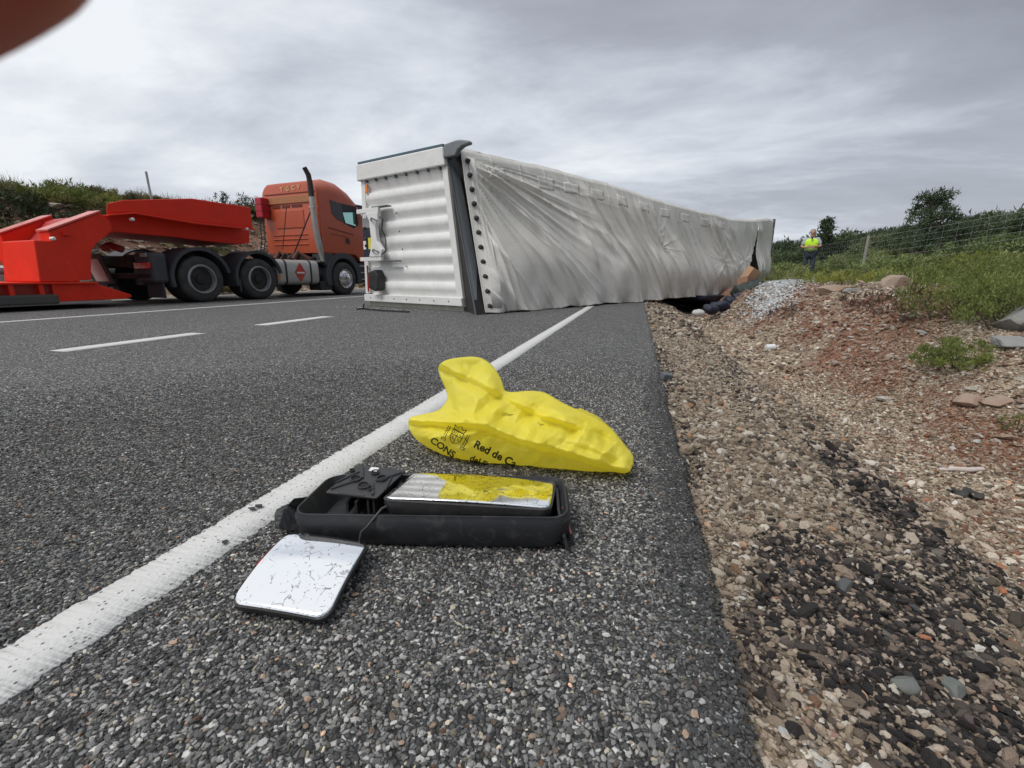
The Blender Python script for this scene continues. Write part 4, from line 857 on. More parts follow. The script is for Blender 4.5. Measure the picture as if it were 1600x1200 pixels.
for i, chx in enumerate('TGCV'):
    text_mesh(chx, 0.17, lety, 'letter', cab, lambda x, y, i=i: (-1.42+i*0.22+x, 3.585, 2.93+y+0.012*i), bold=True)

# ------------------------------------------------------------------ red lowbed trailer with gooseneck (its own thing, same axis)
low = empty('lowbed_trailer', tuple(TO), TRZ, 'bright red lowbed trailer with a stepped gooseneck resting over the tractor rear wheels', 'trailer')
def skewside(p, d):       # the rear end of the box runs back diagonally across the vehicle
    k_ = min(1.0, max(0.0, (1.2-p[0])/2.6)); return (d, p[0]+1.45*k_*(-d/2.5), p[1])
def lowp(pts, d0, d1, name, mat=redp, parent=None, bevel=0.012, off=None):
    pl_ = [loc_side(u, v, d0 if off is None else off) for u, v in pts]; return MB().prism(pl_, skewside if name in ('ballast_box',) else side, d0, d1).build(name, mat, parent or low, False, bevel)
lowp([(166, 334), (167, 318), (192, 312.5), (300, 310), (391, 324), (395, 356), (300, 346), (207, 331)], 0.0, -2.5, 'ballast_box')
lowp([(166, 334.5), (207, 331.5), (300, 346.5), (395, 356.5), (395.5, 360), (300, 350), (207, 334.5), (167, 338)], 0.06, 0.0, 'box_flange', off=0.0)
lowp([(158, 336), (178, 336), (207, 334), (300, 349), (390, 359.5), (390, 380), (375, 382), (325, 377), (267, 370), (180, 362), (160, 368)], -0.35, -1.9, 'neck_beam', off=-0.35)
nk = [(156, 332), (175, 347), (176, 362), (166, 369), (152, 381), (144, 392), (144, 437), (107, 439), (87, 400), (77, 361.5)]
for k, (xa, xb) in enumerate(((-0.02, -0.34), (-1.6, -1.92))):
    plc = [loc_side(u, v, 0.0) for u, v in nk]; pn = MB().prism(plc, side, xa, xb).build('neck_plate', redp, low, bevel=0.015)
    (y0, z0), (y1, z1) = loc_side(77, 361.5), loc_side(157, 331.5)
    MB().hexa([(xa+0.03, y0-0.02, z0), (xa+0.03, y1, z1), (xb-0.03, y1, z1), (xb-0.03, y0-0.02, z0), (xa+0.03, y0-0.02, z0+0.035), (xa+0.03, y1, z1+0.035), (xb-0.03, y1, z1+0.035), (xb-0.03, y0-0.02, z0+0.035)]).build('neck_flange', simple('skylit_red', (0.62, 0.10, 0.07), 0.4, coat=0.3), pn, bevel=0.008)  # paler red: skylight on the upward face put into the colour
plc = [loc_side(u, v, 0.0) for u, v in [(146, 340), (160, 336), (172, 350), (172, 360), (140, 395), (100, 430), (95, 400)]]
MB().prism(plc, side, -0.34, -1.6).build('neck_web', simple('shaded_red', (0.42, 0.016, 0.012), 0.5), low)  # darker copy of the red: shade between the plates put into the colour
# rear pillar block: broad box that tapers up
(ya, za), (yb, zb) = loc_side(64, 374), loc_side(103, 438)
y_r = loc_side(61, 436)[0]
blk = MB(); blk.hexa([(0.0, y_r, 0.46), (0.0, y_r+0.55, 0.46), (-1.15, y_r+0.55, 0.46), (-1.15, y_r, 0.46), (-0.03, y_r+0.06, 1.13), (-0.03, y_r+0.36, 1.13), (-1.05, y_r+0.36, 1.13), (-1.05, y_r+0.06, 1.13)])
blk.build('pillar_block', redp, low, bevel=0.02)
for (u, v) in ((80, 373), (204, 343), (383, 358)):
    y_, z_ = loc_side(u, v); MB().lathe((0.05, y_, z_), (1, 0, 0), [(-0.05, 0.03), (0.03, 0.03), (0.045, 0.02)], 12).build('marker_lamp', white, low, True)
y_, z_ = loc_side(103, 365); MB().box((-0.02, y_-0.05, z_-0.03), (0.04, y_+0.05, z_+0.03)).build('bracket', redp, low)
# bed
ytip, ztip = loc_side(208, 464); yk, zk = loc_side(152, 441)
MB().box((-2.5, -7.0, 0.425), (0.03, yk, 0.455)).build('deck_flange', redp, low, bevel=0.006)
MB().box((-2.46, -7.0, 0.16), (-0.12, yk, 0.425)).build('deck_web', simple('shaded_red2', (0.40, 0.03, 0.015), 0.5), low)  # recessed web, its shade painted in as a darker red
MB().prism([(yk-0.62, 0.13), (yk-0.62, 0.425), (yk+0.001, 0.425), (ytip, 0.215), (ytip+0.01, 0.17), (ytip-0.1, 0.14)], side, -0.05, -2.45).build('deck_nose', redp, low, bevel=0.008)
for k in range(9): MB().box((-0.12, -2.72-k*0.36, 0.17), (0.0, -2.66-k*0.36, 0.42)).build('deck_rib', redp, low)
MB().box((-0.10, -7.0, 0.10), (0.03, -2.5, 0.26)).build('side_bumper', simple('grey_rubber', (0.07, 0.07, 0.065), 0.8, dirt=0.5), low, bevel=0.03)
MB().box((-2.4, -7.0, 0.08), (0.0, ytip-0.35, 0.13)).build('skid_rail', simple('skid_steel', (0.28, 0.26, 0.25), 0.6), low, bevel=0.01)
for yy in (-6.2, -5.0):
    MB().lathe((0.0, yy, 0.42), (-1, 0, 0), [(0, 0.25), (0, 0.38), (0.04, 0.42), (0.3, 0.42)], 32).build('wheel', rubber, low, True)

# guardrail behind the truck
gr = empty('guardrail', (-12.45, 0, 0), 0, 'galvanised guardrail running along the foot of the left embankment', 'guardrail')
pf = [(-0.04, 0.45), (0.04, 0.50), (0.04, 0.56), (-0.04, 0.61), (0.04, 0.66), (0.04, 0.72), (-0.04, 0.77), (-0.045, 0.77), (0.03, 0.72), (0.03, 0.66), (-0.05, 0.61), (0.03, 0.56), (0.03, 0.5), (-0.045, 0.45)]
MB().loft([[(x, y, z) for x, z in pf] for y in np.linspace(-6, 60, 12)]).build('rail', simple('pale_rail', (0.52, 0.53, 0.53), 0.45, 0.4), gr)
p0 = None
for y in np.arange(-6, 60, 4.0):
    if p0 is None: p0 = MB().box((-0.16, -0.05, -0.1), (-0.055, 0.05, 0.74)).build('post', galv, gr); p0.location = (0, y, 0)
    else: c = p0.copy(); COL.objects.link(c); c.parent = gr; c.location = (0, y, 0)

# ------------------------------------------------------------------ foreground: broken wing mirror
def rrect(w, h, r, n=6, cx=0, cy=0):
    out = []
    for sx, sy, a0 in ((1, 1, 0), (-1, 1, 90), (-1, -1, 180), (1, -1, 270)):
        for k in range(n+1):
            a = R(a0+90*k/n); out.append((cx+sx*(w/2-r)+r*math.cos(a), cy+sy*(h/2-r)+r*math.sin(a)))
    return out
def scuffed_black():
    m, t = newmat('scuffed_black_plastic'); v = t('ShaderNodeTexCoord').outputs['Object']
    n = t.noise(v, 22.0, 6, 0.7, 0.6); n2 = t.noise(v, 420.0, 2, 0.5); n3 = t.noise(v, 7.0, 4, 0.6)
    ms = t('ShaderNodeMapping', {0: v, 'Rotation': (0.3, 0.5, 0.8), 'Scale': (1, 9, 2)}).outputs[0]; sc_ = t.noise(ms, 30.0, 5, 0.75, 1.0)
    f = t.math('MULTIPLY', t.ramp(n, [(0.52, (0, 0, 0)), (0.72, (1, 1, 1))]), t.math('MULTIPLY', n3, 0.55))
    f = t.math('MAXIMUM', f, t.math('MULTIPLY', t.ramp(sc_, [(0.66, (0, 0, 0)), (0.72, (0.6, 0.6, 0.6))]), n3))
    c = t.mix(f, (0.017, 0.018, 0.021), (0.17, 0.165, 0.155))
    finish(t, c, t.math('ADD', 0.42, t.math('MULTIPLY', n, 0.3)), 0, t('ShaderNodeBump', {'Height': n2, 'Strength': 0.25, 'Distance': 0.001}).outputs[0]); return m
scuff = scuffed_black()
def mirror_mat(scale, sh, amt, gate=0.45):
    m, t = newmat('cracked_mirror'); v = t('ShaderNodeTexCoord').outputs['Object']
    wv = t('ShaderNodeVectorMath', {0: v, 1: t('ShaderNodeVectorMath', {0: t('ShaderNodeTexNoise', {'Vector': v, 'Scale': 28.0, 'Detail': 3.0}).outputs['Color'], 'Scale': 0.03}, operation='SCALE').outputs[0]}, operation='ADD').outputs[0]
    e = t('ShaderNodeTexVoronoi', {'Vector': wv, 'Scale': scale}, feature='DISTANCE_TO_EDGE').outputs['Distance']
    g = t.noise(v, scale*0.9, 4, 0.65); g2 = t.noise(v, scale*2.6, 3, 0.6); b_ = t.noise(wv, scale*0.55, 5, 0.7)
    crack = t.math('MULTIPLY', t.ramp(e, [(0.0, (1, 1, 1)), (0.045, (0, 0, 0))]), t.ramp(g, [(gate, (0, 0, 0)), (gate+0.05, (1, 1, 1))]))
    crack = t.math('MULTIPLY', crack, t.ramp(g2, [(0.36, (0, 0, 0)), (0.44, (1, 1, 1))]))
    flake = t.ramp(b_, [(sh, (0, 0, 0)), (sh+0.008, (1, 1, 1))])
    fl2 = t.math('MULTIPLY', flake, 0.85)
    spk = t('ShaderNodeTexVoronoi', {'Vector': v, 'Scale': scale*5}); sc_ = t('ShaderNodeSeparateColor', {0: spk.outputs['Color']})
    dot = t.math('MULTIPLY', t.ramp(sc_.outputs[0], [(0.93, (0, 0, 0)), (0.94, (1, 1, 1))]), t.ramp(spk.outputs['Distance'], [(0.18, (1, 1, 1)), (0.25, (0, 0, 0))]))
    f = t.math('MAXIMUM', t.math('MAXIMUM', crack, fl2), dot)
    gl = t('ShaderNodeBsdfPrincipled', {'Base Color': (0.96, 0.965, 0.97), 'Metallic': 1.0, 'Roughness': t.math('ADD', 0.03, t.math('MULTIPLY', g, 0.06))})
    bk = t('ShaderNodeBsdfPrincipled', {'Base Color': t.mix(t.math('MULTIPLY', flake, g2), (0.015, 0.015, 0.016), (0.40, 0.40, 0.41)), 'Roughness': 0.55})
    mx = t('ShaderNodeMixShader', {0: t.math('MULTIPLY', f, amt), 1: gl.outputs[0], 2: bk.outputs[0]})
    t('ShaderNodeOutputMaterial', {'Surface': mx.outputs[0]}); return m
# housing: long shallow tray lying on its back
HC = (on_ground(452, 856)+on_ground(893, 871))/2; hx = on_ground(893, 871)-on_ground(452, 856); HL = float(np.linalg.norm(hx)); hrz = math.atan2(hx[1], hx[0])
HW = 0.20; HH = 0.074
hc = HC+np.array([-math.sin(hrz), math.cos(hrz), 0])*(HW/2)
hous = empty('mirror_housing', (hc[0], hc[1], 0.006), hrz, 'long black plastic truck mirror housing lying open on the road shoulder', 'truck mirror')
rings = []
def ring(w, h, r, z, sk=0.0, n=6): return [(x+sk, y, z+0.010*(x/w)) for x, y in rrect(w, h, r, n)]
mb = MB(); mb.loft([ring(HL*0.93, HW*0.84, 0.04, 0.0), ring(HL*0.985, HW*0.96, 0.045, 0.02), ring(HL, HW, 0.045, 0.06), ring(HL*0.985, HW*0.97, 0.042, HH-0.008), ring(HL*0.978, HW*0.96, 0.040, HH), ring(HL*0.965, HW*0.925, 0.034, HH+0.0005), ring(HL*0.955, HW*0.905, 0.032, HH-0.006), ring(HL*0.90, HW*0.80, 0.03, 0.03), ring(HL*0.88, HW*0.78, 0.03, 0.022)])
shell = mb.build('shell', scuff, hous, True)
# right end: split overlapping shell with a thin reddish edge
for k, (dx, mt) in enumerate(((0.008, scuff), (0.020, scuff))):
    b = MB(); q = HL/2*0.94+dx
    b.prism([(-HW*0.47+0.02*k, 0.004), (HW*0.35-0.03*k, 0.004), (HW*0.30-0.04*k, HH*0.92), (-HW*0.20, HH*0.93), (-HW*0.44+0.02*k, HH*0.45)], lambda p, d: (q+d-p[1]*0.28, p[0], p[1]), 0.0, 0.007)
    b.build('end_shell', mt, hous, bevel=0.002)
MB().tube([(HL/2*0.985-0.012, -HW*0.15, HH*0.90), (HL/2*0.985+0.004, -HW*0.42, HH*0.50)], 0.0022, 6).build('end_trim', simple('reddish_trim', (0.18, 0.05, 0.045), 0.5), hous, True)
# mirror block inside, tilted
MW, MH_ = 0.350, 0.182
mroot_loc = Vector((HL/2-0.032-MW/2, 0.007, HH+0.008))
blk = MB(); cv = lambda x, y: -0.10*(x*x+y*y)*3.0
def rr3(w, h, r, z, n=8): return [(x, y, z) for x, y in rrect(w, h, r, n)]
def skewed(pts, k): return [(x+k*y, y, z) for x, y, z in pts]
blk.loft([skewed(rr3(MW*0.86, MH_*0.84, 0.02, -0.052), 0.10), skewed(rr3(MW*0.99, MH_*0.98, 0.022, -0.018), 0.10), skewed(rr3(MW, MH_, 0.022, 0.0), 0.10), skewed(rr3(MW*0.985, MH_*0.97, 0.02, 0.002), 0.10)])
mblock = blk.build('mirror_block', black, hous, True); mblock.location = mroot_loc; mblock.rotation_euler = (R(-7), R(1.5), R(-1))
def glass_plate(w, h, r, mat, parent, skew=0.0, curve=0.35, z0=0.0025, name='mirror_glass', tfn=None):
    """rounded, slightly convex plate"""
    nu, nv = 40, 24; V = []; U_ = np.linspace(-1, 1, nu); W_ = np.linspace(-1, 1, nv)
    for a in U_:
        for b_ in W_:
            # square to rounded square
            x = a*w/2; y = b_*h/2
            ex = abs(a)*w/2-(w/2-r); ey = abs(b_)*h/2-(h/2-r)
            if ex > 0 and ey > 0:
                k_ = max(ex, ey)/r; l = math.hypot(ex, ey)/r
                if l > 0: x = math.copysign(w/2-r+ex/l*k_, a); y = math.copysign(h/2-r+ey/l*k_, b_)
            z = z0-curve*(x*x+y*y)
            if tfn: x, y, z = tfn(x, y, z)
            V.append((x+skew*y, y, z))
    o = mk(name, V, grid_faces(nu, nv)[:, ::-1], mat, parent, smooth=True)
    bm = bmesh.new(); bm.from_mesh(o.data); bmesh.ops.recalc_face_normals(bm, faces=bm.faces)
    if sum(f.normal.z for f in bm.faces) < 0: bmesh.ops.reverse_faces(bm, faces=bm.faces)
    bm.to_mesh(o.data); bm.free(); q = o.modifiers.new('s', 'SOLIDIFY'); q.thickness = 0.002; return o
glass_plate(MW*0.975, MH_*0.95, 0.018, mirror_mat(46, 0.70, 0.8), mblock, 0.10, 0.12, 0.0075)
# inner adjuster plate with slots
ap = MB(); pw, ph = 0.118, 0.115
ap.prism(skewed([(x, y, 0) for x, y in rrect(pw, ph, 0.004, 2)], 0.25), lambda p, d: (p[0], p[1], d), -0.006, 0.0)
aplate = ap.build('adjuster_plate', simple('satin_black', (0.028, 0.029, 0.031), 0.45, dirt=0.15), hous, bevel=0.0015); aplate.location = (-HL/2+0.122, 0.036, HH+0.010); aplate.rotation_euler = (R(9), R(4), R(-2))
for (x0, y0, x1, y1, w_) in ((-0.055, -0.045, -0.02, 0.0, 0.004), (-0.045, 0.05, -0.015, 0.005, 0.004), (0.055, 0.045, 0.02, 0.0, 0.004), (0.045, -0.05, 0.018, -0.008, 0.004), (-0.06, -0.02, -0.04, 0.03, 0.003), (0.06, -0.03, 0.045, 0.02, 0.003), (-0.03, -0.055, 0.03, -0.055, 0.002)):
    MB().tube([(x0+0.25*y0, y0, 0.001), (x1+0.25*y1, y1, 0.001)], w_*0.8, 6).build('rib', aplate.data.materials[0], aplate)
for (x_, y_, r_) in ((-0.028, 0.0, 0.010), (0.030, 0.012, 0.010), (0.0, -0.022, 0.011), (0.006, 0.032, 0.008), (0.02, -0.03, 0.006), (-0.05, 0.03, 0.005)):
    MB().lathe((x_, y_, 0.0008), (0, 0, 1), [(0, r_), (0.0006, r_)], 14).build('hole', simple('void_black', (0.004, 0.004, 0.004), 0.9), aplate)
    MB().lathe((x_, y_, 0.0008), (0, 0, 1), [(0, r_*1.25), (0.004, r_*1.2), (0.004, r_*1.05), (0.0, r_)], 14).build('socket_ring', aplate.data.materials[0], aplate, True)
MB().box((-0.012, 0.036, 0.001), (0.008, 0.052, 0.0022)).build('sticker', white, aplate)
b = MB()
for k in range(12): b.box((-HL/2+0.09+k*0.012, random.uniform(-0.06, 0.04), 0.03), (-HL/2+0.095+k*0.012, random.uniform(0.05, 0.09), 0.055+0.01*random.random()))
b.build('inner_clips', dark, hous)
# torn left end flap of the housing
bm = bmesh.new(); bmesh.ops.create_icosphere(bm, subdivisions=4, radius=1.0); r = random.Random(12)
planes = [(Vector((r.gauss(0, 1), r.gauss(0, 1), r.gauss(0, 1))).normalized(), r.uniform(0.45, 0.8)) for _ in range(10)]
for v_ in bm.verts:
    for n_, d in planes:
        k = v_.co.dot(n_)
        if k > d: v_.co -= n_*(k-d)
    x, y, z = v_.co; v_.co *= 1+0.35*(abs(fbm(np.array([x*3+z]), np.array([y*3-z]), 15, 4)[0]-0.5)); v_.co.x *= 0.044; v_.co.y *= 0.042; v_.co.z *= 0.030
me = bpy.data.meshes.new('torn_flap'); bm.to_mesh(me); bm.free(); me.materials.append(scuff); flap = bpy.data.objects.new('torn_flap', me); COL.objects.link(flap); flap.parent = hous; flap.location = (-HL/2-0.030, -0.040, 0.022); flap.rotation_euler = (0.2, 0.1, R(25))
MB().prism([(-0.05, 0.0), (0.055, 0.012), (0.05, 0.05), (-0.01, 0.062), (-0.045, 0.035)], lambda p, d: (-HL/2-0.02+p[0]*0.75, -0.012+d+p[0]*0.7, p[1]), 0, 0.005).build('torn_flap', scuff, hous, bevel=0.0015)
# cable hanging out
MB().tube([(-0.01, 0.03, HH-0.03), (-0.03, 0.0, HH+0.004), (-0.06, -0.05, HH+0.012), (-0.095, -0.085, HH+0.008), (-0.118, -HW/2-0.010, HH-0.018), (-0.130, -HW/2-0.013, 0.045), (-0.132, -HW/2-0.02, 0.03)], 0.0028, 8).build('cable', black, hous, True)
# loose mirror: thick curved plate propped on the road
lmq = [on_ground(368, 952, 0.014), on_ground(500, 972, 0.014), on_ground(590, 848, 0.042), on_ground(440, 826, 0.05)]
lc = sum(lmq)/4; ex_ = ((lmq[1]-lmq[0])+(lmq[2]-lmq[3])); ex_ /= np.linalg.norm(ex_); ey_ = (lmq[3]-lmq[0])+(lmq[2]-lmq[1]); ey_ = ey_-ex_*(ey_@ex_); ey_ /= np.linalg.norm(ey_); ez_ = np.cross(ex_, ey_)
lm = empty('loose_mirror', tuple(lc), 0, 'small cracked square mirror lying face up on the asphalt in front of the black housing', 'mirror')
lm.matrix_world = Matrix(((ex_[0], ey_[0], ez_[0], lc[0]), (ex_[1], ey_[1], ez_[1], lc[1]), (ex_[2], ey_[2], ez_[2], lc[2]), (0, 0, 0, 1)))
loc2 = [((q_-lc)@ex_, (q_-lc)@ey_) for q_ in lmq]
Lw = 0.5*(loc2[1][0]-loc2[0][0]+loc2[2][0]-loc2[3][0]); Lh = 0.5*(loc2[3][1]-loc2[0][1]+loc2[2][1]-loc2[1][1])
sk_ = ((loc2[3][0]+loc2[2][0])-(loc2[0][0]+loc2[1][0]))/2/Lh
bend = lambda x, y: -1.3*(y+0.02)**2-0.35*x*x+0.013
sh2 = (loc2[1][1]+loc2[2][1]-loc2[0][1]-loc2[3][1])/2/Lw
def lring(w_, h_, r_, z_, n=10):
    P_ = rrect(w_, h_, r_, n); P2 = []
    for i in range(len(P_)):
        a, b_ = P_[i], P_[(i+1) % len(P_)]; m_ = max(1, int(math.hypot(b_[0]-a[0], b_[1]-a[1])/0.012))
        for j in range(m_): P2.append((a[0]+(b_[0]-a[0])*j/m_, a[1]+(b_[1]-a[1])*j/m_))
    return P2
def lloft(levels):
    base_ = lring(Lw, Lh, 0.024, 0); rs = []
    for sc_, z_ in levels: rs.append([((x*sc_)+sk_*y*sc_, y*sc_+sh2*x*sc_, bend(x*sc_, y*sc_)+z_) for x, y in base_])
    return MB().loft(rs)
lloft([(0.80, -0.018), (0.95, -0.016), (1.0, -0.008), (1.0, 0.0005), (0.985, 0.0015)]).build('mirror_back', black, lm, True)
glass_plate(Lw*0.975, Lh*0.975, 0.022, mirror_mat(44, 0.64, 0.85, 0.52), lm, 0.0, 0.0, 0.0, tfn=lambda x, y, z: (x+sk_*y, y+sh2*x, bend(x, y)+0.003))
# shards around
for i, (u, v, s_) in enumerate(((395, 800, .012), (388, 862, .010), (352, 852, .008), (405, 795, .014))):
    p = on_ground(u, v); b = MB(); n_ = random.choice([4, 5]); pts = [(s_*math.cos(a)*random.uniform(.6, 1.4), s_*math.sin(a)*random.uniform(.4, 1)) for a in np.linspace(0, 6.28, n_+1)[:-1]]
    b.prism(pts, lambda q, d: (q[0], q[1], d), 0, 0.002); o = b.build('plastic_shard', black, None); o.location = (p[0], p[1], 0.0075); o.rotation_euler = (0.1, 0.05, i)
    tag(o, ['black plastic shard nearest the torn flap on the white line', 'black plastic shard below the torn flap near the loose mirror', 'leftmost small black plastic shard on the white line', 'black plastic shard highest up on the white line beside the housing'][i], 'shard', 'plastic shards beside the broken mirror')

# ------------------------------------------------------------------ yellow plastic bag
def bag_mat():
    m, t = newmat('yellow_plastic'); v = t('ShaderNodeTexCoord').outputs['Object']
    n = t.noise(v, 9.0, 4, 0.6); n2 = t.noise(v, 60.0, 4, 0.7, 0.4)
    c = t.mix(n, (1.0, 0.87, 0.03), (1.0, 0.95, 0.22))
    nm = t('ShaderNodeBump', {'Height': n2, 'Strength': 0.10, 'Distance': 0.004}).outputs[0]
    d = t('ShaderNodeBsdfPrincipled', {'Base Color': c, 'Roughness': 0.42, 'Specular IOR Level': 0.4, 'Normal': nm})
    tr = t('ShaderNodeBsdfTranslucent', {'Color': c, 'Normal': nm}); mx = t('ShaderNodeMixShader', {0: 0.50, 1: d.outputs[0], 2: tr.outputs[0]})
    tp = t('ShaderNodeBsdfTransparent', {'Color': (1, 0.92, 0.45)}); m2 = t('ShaderNodeMixShader', {0: 0.05, 1: mx.outputs[0], 2: tp.outputs[0]})
    t('ShaderNodeOutputMaterial', {'Surface': m2.outputs[0]}); return m
bagm = bag_mat()
BY = 1.23
outline = [(683, 573), (694, 563), (712, 559), (745, 556), (766, 566), (780, 585), (786, 600), (788, 611), (801, 613), (826, 610), (850, 612), (864, 620), (880, 630), (905, 641), (931, 652), (955, 668), (975, 693), (991, 712), (989, 728), (981, 742), (950, 739), (905, 737), (850, 738), (800, 736), (745, 731), (700, 716), (655, 692), (641, 676), (637, 662), (640, 651), (662, 647), (685, 642), (696, 630), (700, 620), (694, 602), (688, 590)]
ol = np.array([[at_y(u, v, BY)[0], at_y(u, v, BY)[2]] for u, v in outline])
cxz = ol.mean(0); bag = empty('plastic_bag', (cxz[0], BY, 0.0), 0, 'bright yellow plastic bag with black printing, blown up and lying on the road edge line', 'plastic bag')
def smooth_poly(P, it=1):
    for _ in range(it):
        Q = []
        for i in range(len(P)): a, b_ = P[i], P[(i+1) % len(P)]; Q += [a*0.75+b_*0.25, a*0.25+b_*0.75]
        P = np.array(Q)
    return P
olp = smooth_poly(ol, 2)
# dense points inside outline; the distance to the outline inflates front and back skins
def seg_dist(P, poly):
    d = np.full(len(P), 1e9)
    for i in range(len(poly)):
        a = poly[i]; b_ = poly[(i+1) % len(poly)]; ab_ = b_-a; t_ = np.clip(((P-a)@ab_)/(ab_@ab_+1e-12), 0, 1); d = np.minimum(d, np.hypot(*(P-(a+t_[:, None]*ab_)).T))
    return d
def inside(P, poly):
    c_ = np.zeros(len(P), bool)
    for i in range(len(poly)):
        a = poly[i]; b_ = poly[(i+1) % len(poly)]
        cond = ((a[1] > P[:, 1]) != (b_[1] > P[:, 1])) & (P[:, 0] < (b_[0]-a[0])*(P[:, 1]-a[1])/(b_[1]-a[1]+1e-12)+a[0]); c_ ^= cond
    return c_
ZB = ol[:, 1].min()
def px2(u, v): p = at_y(u, v, BY); return np.array([p[0], p[2]])
def ridge_line(P, pts, w_):
    poly = np.array([px2(*q) for q in pts]); d = np.full(len(P), 1e9); sg = np.zeros(len(P))
    for i in range(len(poly)-1):
        a, b_ = poly[i], poly[i+1]; ab_ = b_-a; t_ = np.clip(((P-a)@ab_)/(ab_@ab_), 0, 1); r_ = P-(a+t_[:, None]*ab_); dd = np.hypot(*r_.T); cr = ab_[0]*r_[:, 1]-ab_[1]*r_[:, 0]
        u_ = dd < d; d = np.where(u_, dd, d); sg = np.where(u_, np.sign(cr), sg)
    return d, sg
def bag_depth(P):
    """how far the front skin stands out from the bag's middle plane"""
    d = seg_dist(P, olp); infl = 0.090*(1-np.exp(-d/0.05))
    hi = sstep(0.15, 0.24, P[:, 1]-0.0); infl = infl*(1-0.45*hi)
    D = infl
    # overlapping folds: a step at each fold line, upper sheet in front
    for pts, amp, w_ in (([(638, 660), (700, 664), (760, 668), (810, 690), (870, 705), (930, 725), (985, 741)], 0.050, 0.030), ([(690, 575), (745, 600), (790, 622), (840, 650), (900, 668)], 0.030, 0.045), ([(705, 600), (712, 640), (735, 665)], 0.010, 0.03), ([(800, 616), (850, 640), (905, 655), (960, 690)], 0.012, 0.04), ([(880, 690), (930, 705), (975, 722)], 0.010, 0.02), ([(680, 648), (720, 655), (760, 663)], 0.008, 0.02)):
        dd, sg = ridge_line(P, pts, w_); D = D+amp*np.exp(-(dd/w_)**2)*np.where(sg > 0, 1.0, 0.15)-amp*0.8*np.exp(-(dd/(w_*0.45))**2)*(sg < 0)
    x, z = P[:, 0], P[:, 1]
    q = x*0.75+z*0.65; p_ = -x*0.55+z*0.8
    rg = lambda n_, w__: np.exp(-((n_-0.5)/w__)**2)
    wt = sstep(0.0, 0.03, d)
    D = D+0*wt*(0.012*rg(fbm(q*3+3, p_*13, 201, 2), 0.05)+0.007*rg(fbm(q*18, p_*4, 205, 2), 0.06)+0.022*(fbm(x*6, z*6, 209, 2)-0.5)+0.0025*rg(fbm(x*34+z*9, z*26, 211, 2), 0.06)*sstep(0.16, 0.05, z))
    return D
def trin(x, y, seed):      # random heights on a triangle lattice, linear between: flat facets, sharp creases
    sk = (x+y)*0.3660254; i = np.floor(x+sk); j = np.floor(y+sk); fx = x+sk-i; fy = y+sk-j; up = fx > fy
    h00 = _h(i, j, seed); h11 = _h(i+1, j+1, seed); hm = np.where(up, _h(i+1, j, seed), _h(i, j+1, seed)); a = np.maximum(fx, fy); b_ = np.minimum(fx, fy)
    return h00*(1-a)+hm*(a-b_)+h11*b_
def crumple(P):
    x, z = P[:, 0], P[:, 1]; wx = x+(fbm(x*5, z*5, 221, 2)-0.5)*0.12; wz = z+(fbm(x*5+9, z*5, 223, 2)-0.5)*0.12
    q = wx*0.88+wz*0.47; p_ = -wx*0.47+wz*0.88; d = seg_dist(P, olp); wt = sstep(0.0, 0.035, d)
    low = sstep(0.17, 0.06, z)
    return wt*(0.062*(trin(q*5, p_*12, 231)-0.5)+0.036*(trin(q*12, p_*28, 233)-0.5)+(0.006+0.008*low)*(trin(wx*42, wz*42, 235)-0.5))
def bag_front(P): return BY-0.02-bag_depth(P)+0.35*np.clip(P[:, 1]-0.02, 0, 1)-0.0
stp = 0.0032; x0, x1 = ol[:, 0].min(), ol[:, 0].max(); z0, z1 = ol[:, 1].min(), ol[:, 1].max()
xs = np.arange(x0-stp, x1+stp, stp); zs = np.arange(z0-stp, z1+stp, stp); XX, ZZ = np.meshgrid(xs, zs, indexing='ij'); P = np.stack([XX.ravel(), ZZ.ravel()], 1)
ins = inside(P, olp); nx_, nz_ = XX.shape; xs_b, zs_b = xs, zs
# snap outside neighbours on to the outline so the silhouette is smooth
def snap(P, poly):
    best = np.full(len(P), 1e9); out = P.copy()
    for i in range(len(poly)):
        a = poly[i]; b_ = poly[(i+1) % len(poly)]; ab_ = b_-a; t_ = np.clip(((P-a)@ab_)/(ab_@ab_+1e-12), 0, 1); c_ = a+t_[:, None]*ab_; dd = np.hypot(*(P-c_).T); u_ = dd < best; best = np.where(u_, dd, best); out[u_] = c_[u_]
    return out, best
sn, bd = snap(P, olp); use = ins | (bd < stp*1.3); P2 = np.where(ins[:, None], P, sn)
def blur(a, it=3):
    a = a.reshape(nx_, nz_).copy()
    for _ in range(it):
        q_ = np.pad(a, 1, mode='edge'); a = (q_[1:-1, 1:-1]*4+q_[:-2, 1:-1]*2+q_[2:, 1:-1]*2+q_[1:-1, :-2]*2+q_[1:-1, 2:]*2+q_[:-2, :-2]+q_[2:, 2:]+q_[:-2, 2:]+q_[2:, :-2])/16
    return a.ravel()
G = grid_faces(nx_, nz_); okf = use[G].all(1) & ins[G].any(1)
holes = [np.array([px2(*q) for q in h]) for h in ([(783, 645), (790, 645), (806, 649), (790, 650), (783, 651)], [(838, 657), (843, 662), (852, 663), (845, 666)])]
cen = P2[G].mean(1)
hol = np.zeros(len(G), bool)
for h in holes: hol |= inside(cen, h)
Gf = G[okf & ~hol]; Gb = G[okf & (cen[:, 1] < 0.17+0.02*np.sin(cen[:, 0]*40))]
yf = blur(bag_front(P2), 6); yf = yf-crumple(P2); YF = yf.copy(); yb = BY+0.02+0.9*blur(bag_depth(P2), 5)*0.8+crumple(P2[:, ::-1]*[1, 1]+[0.3, 0.2])*0.6+0.35*np.clip(P2[:, 1]-0.02, 0, 1)
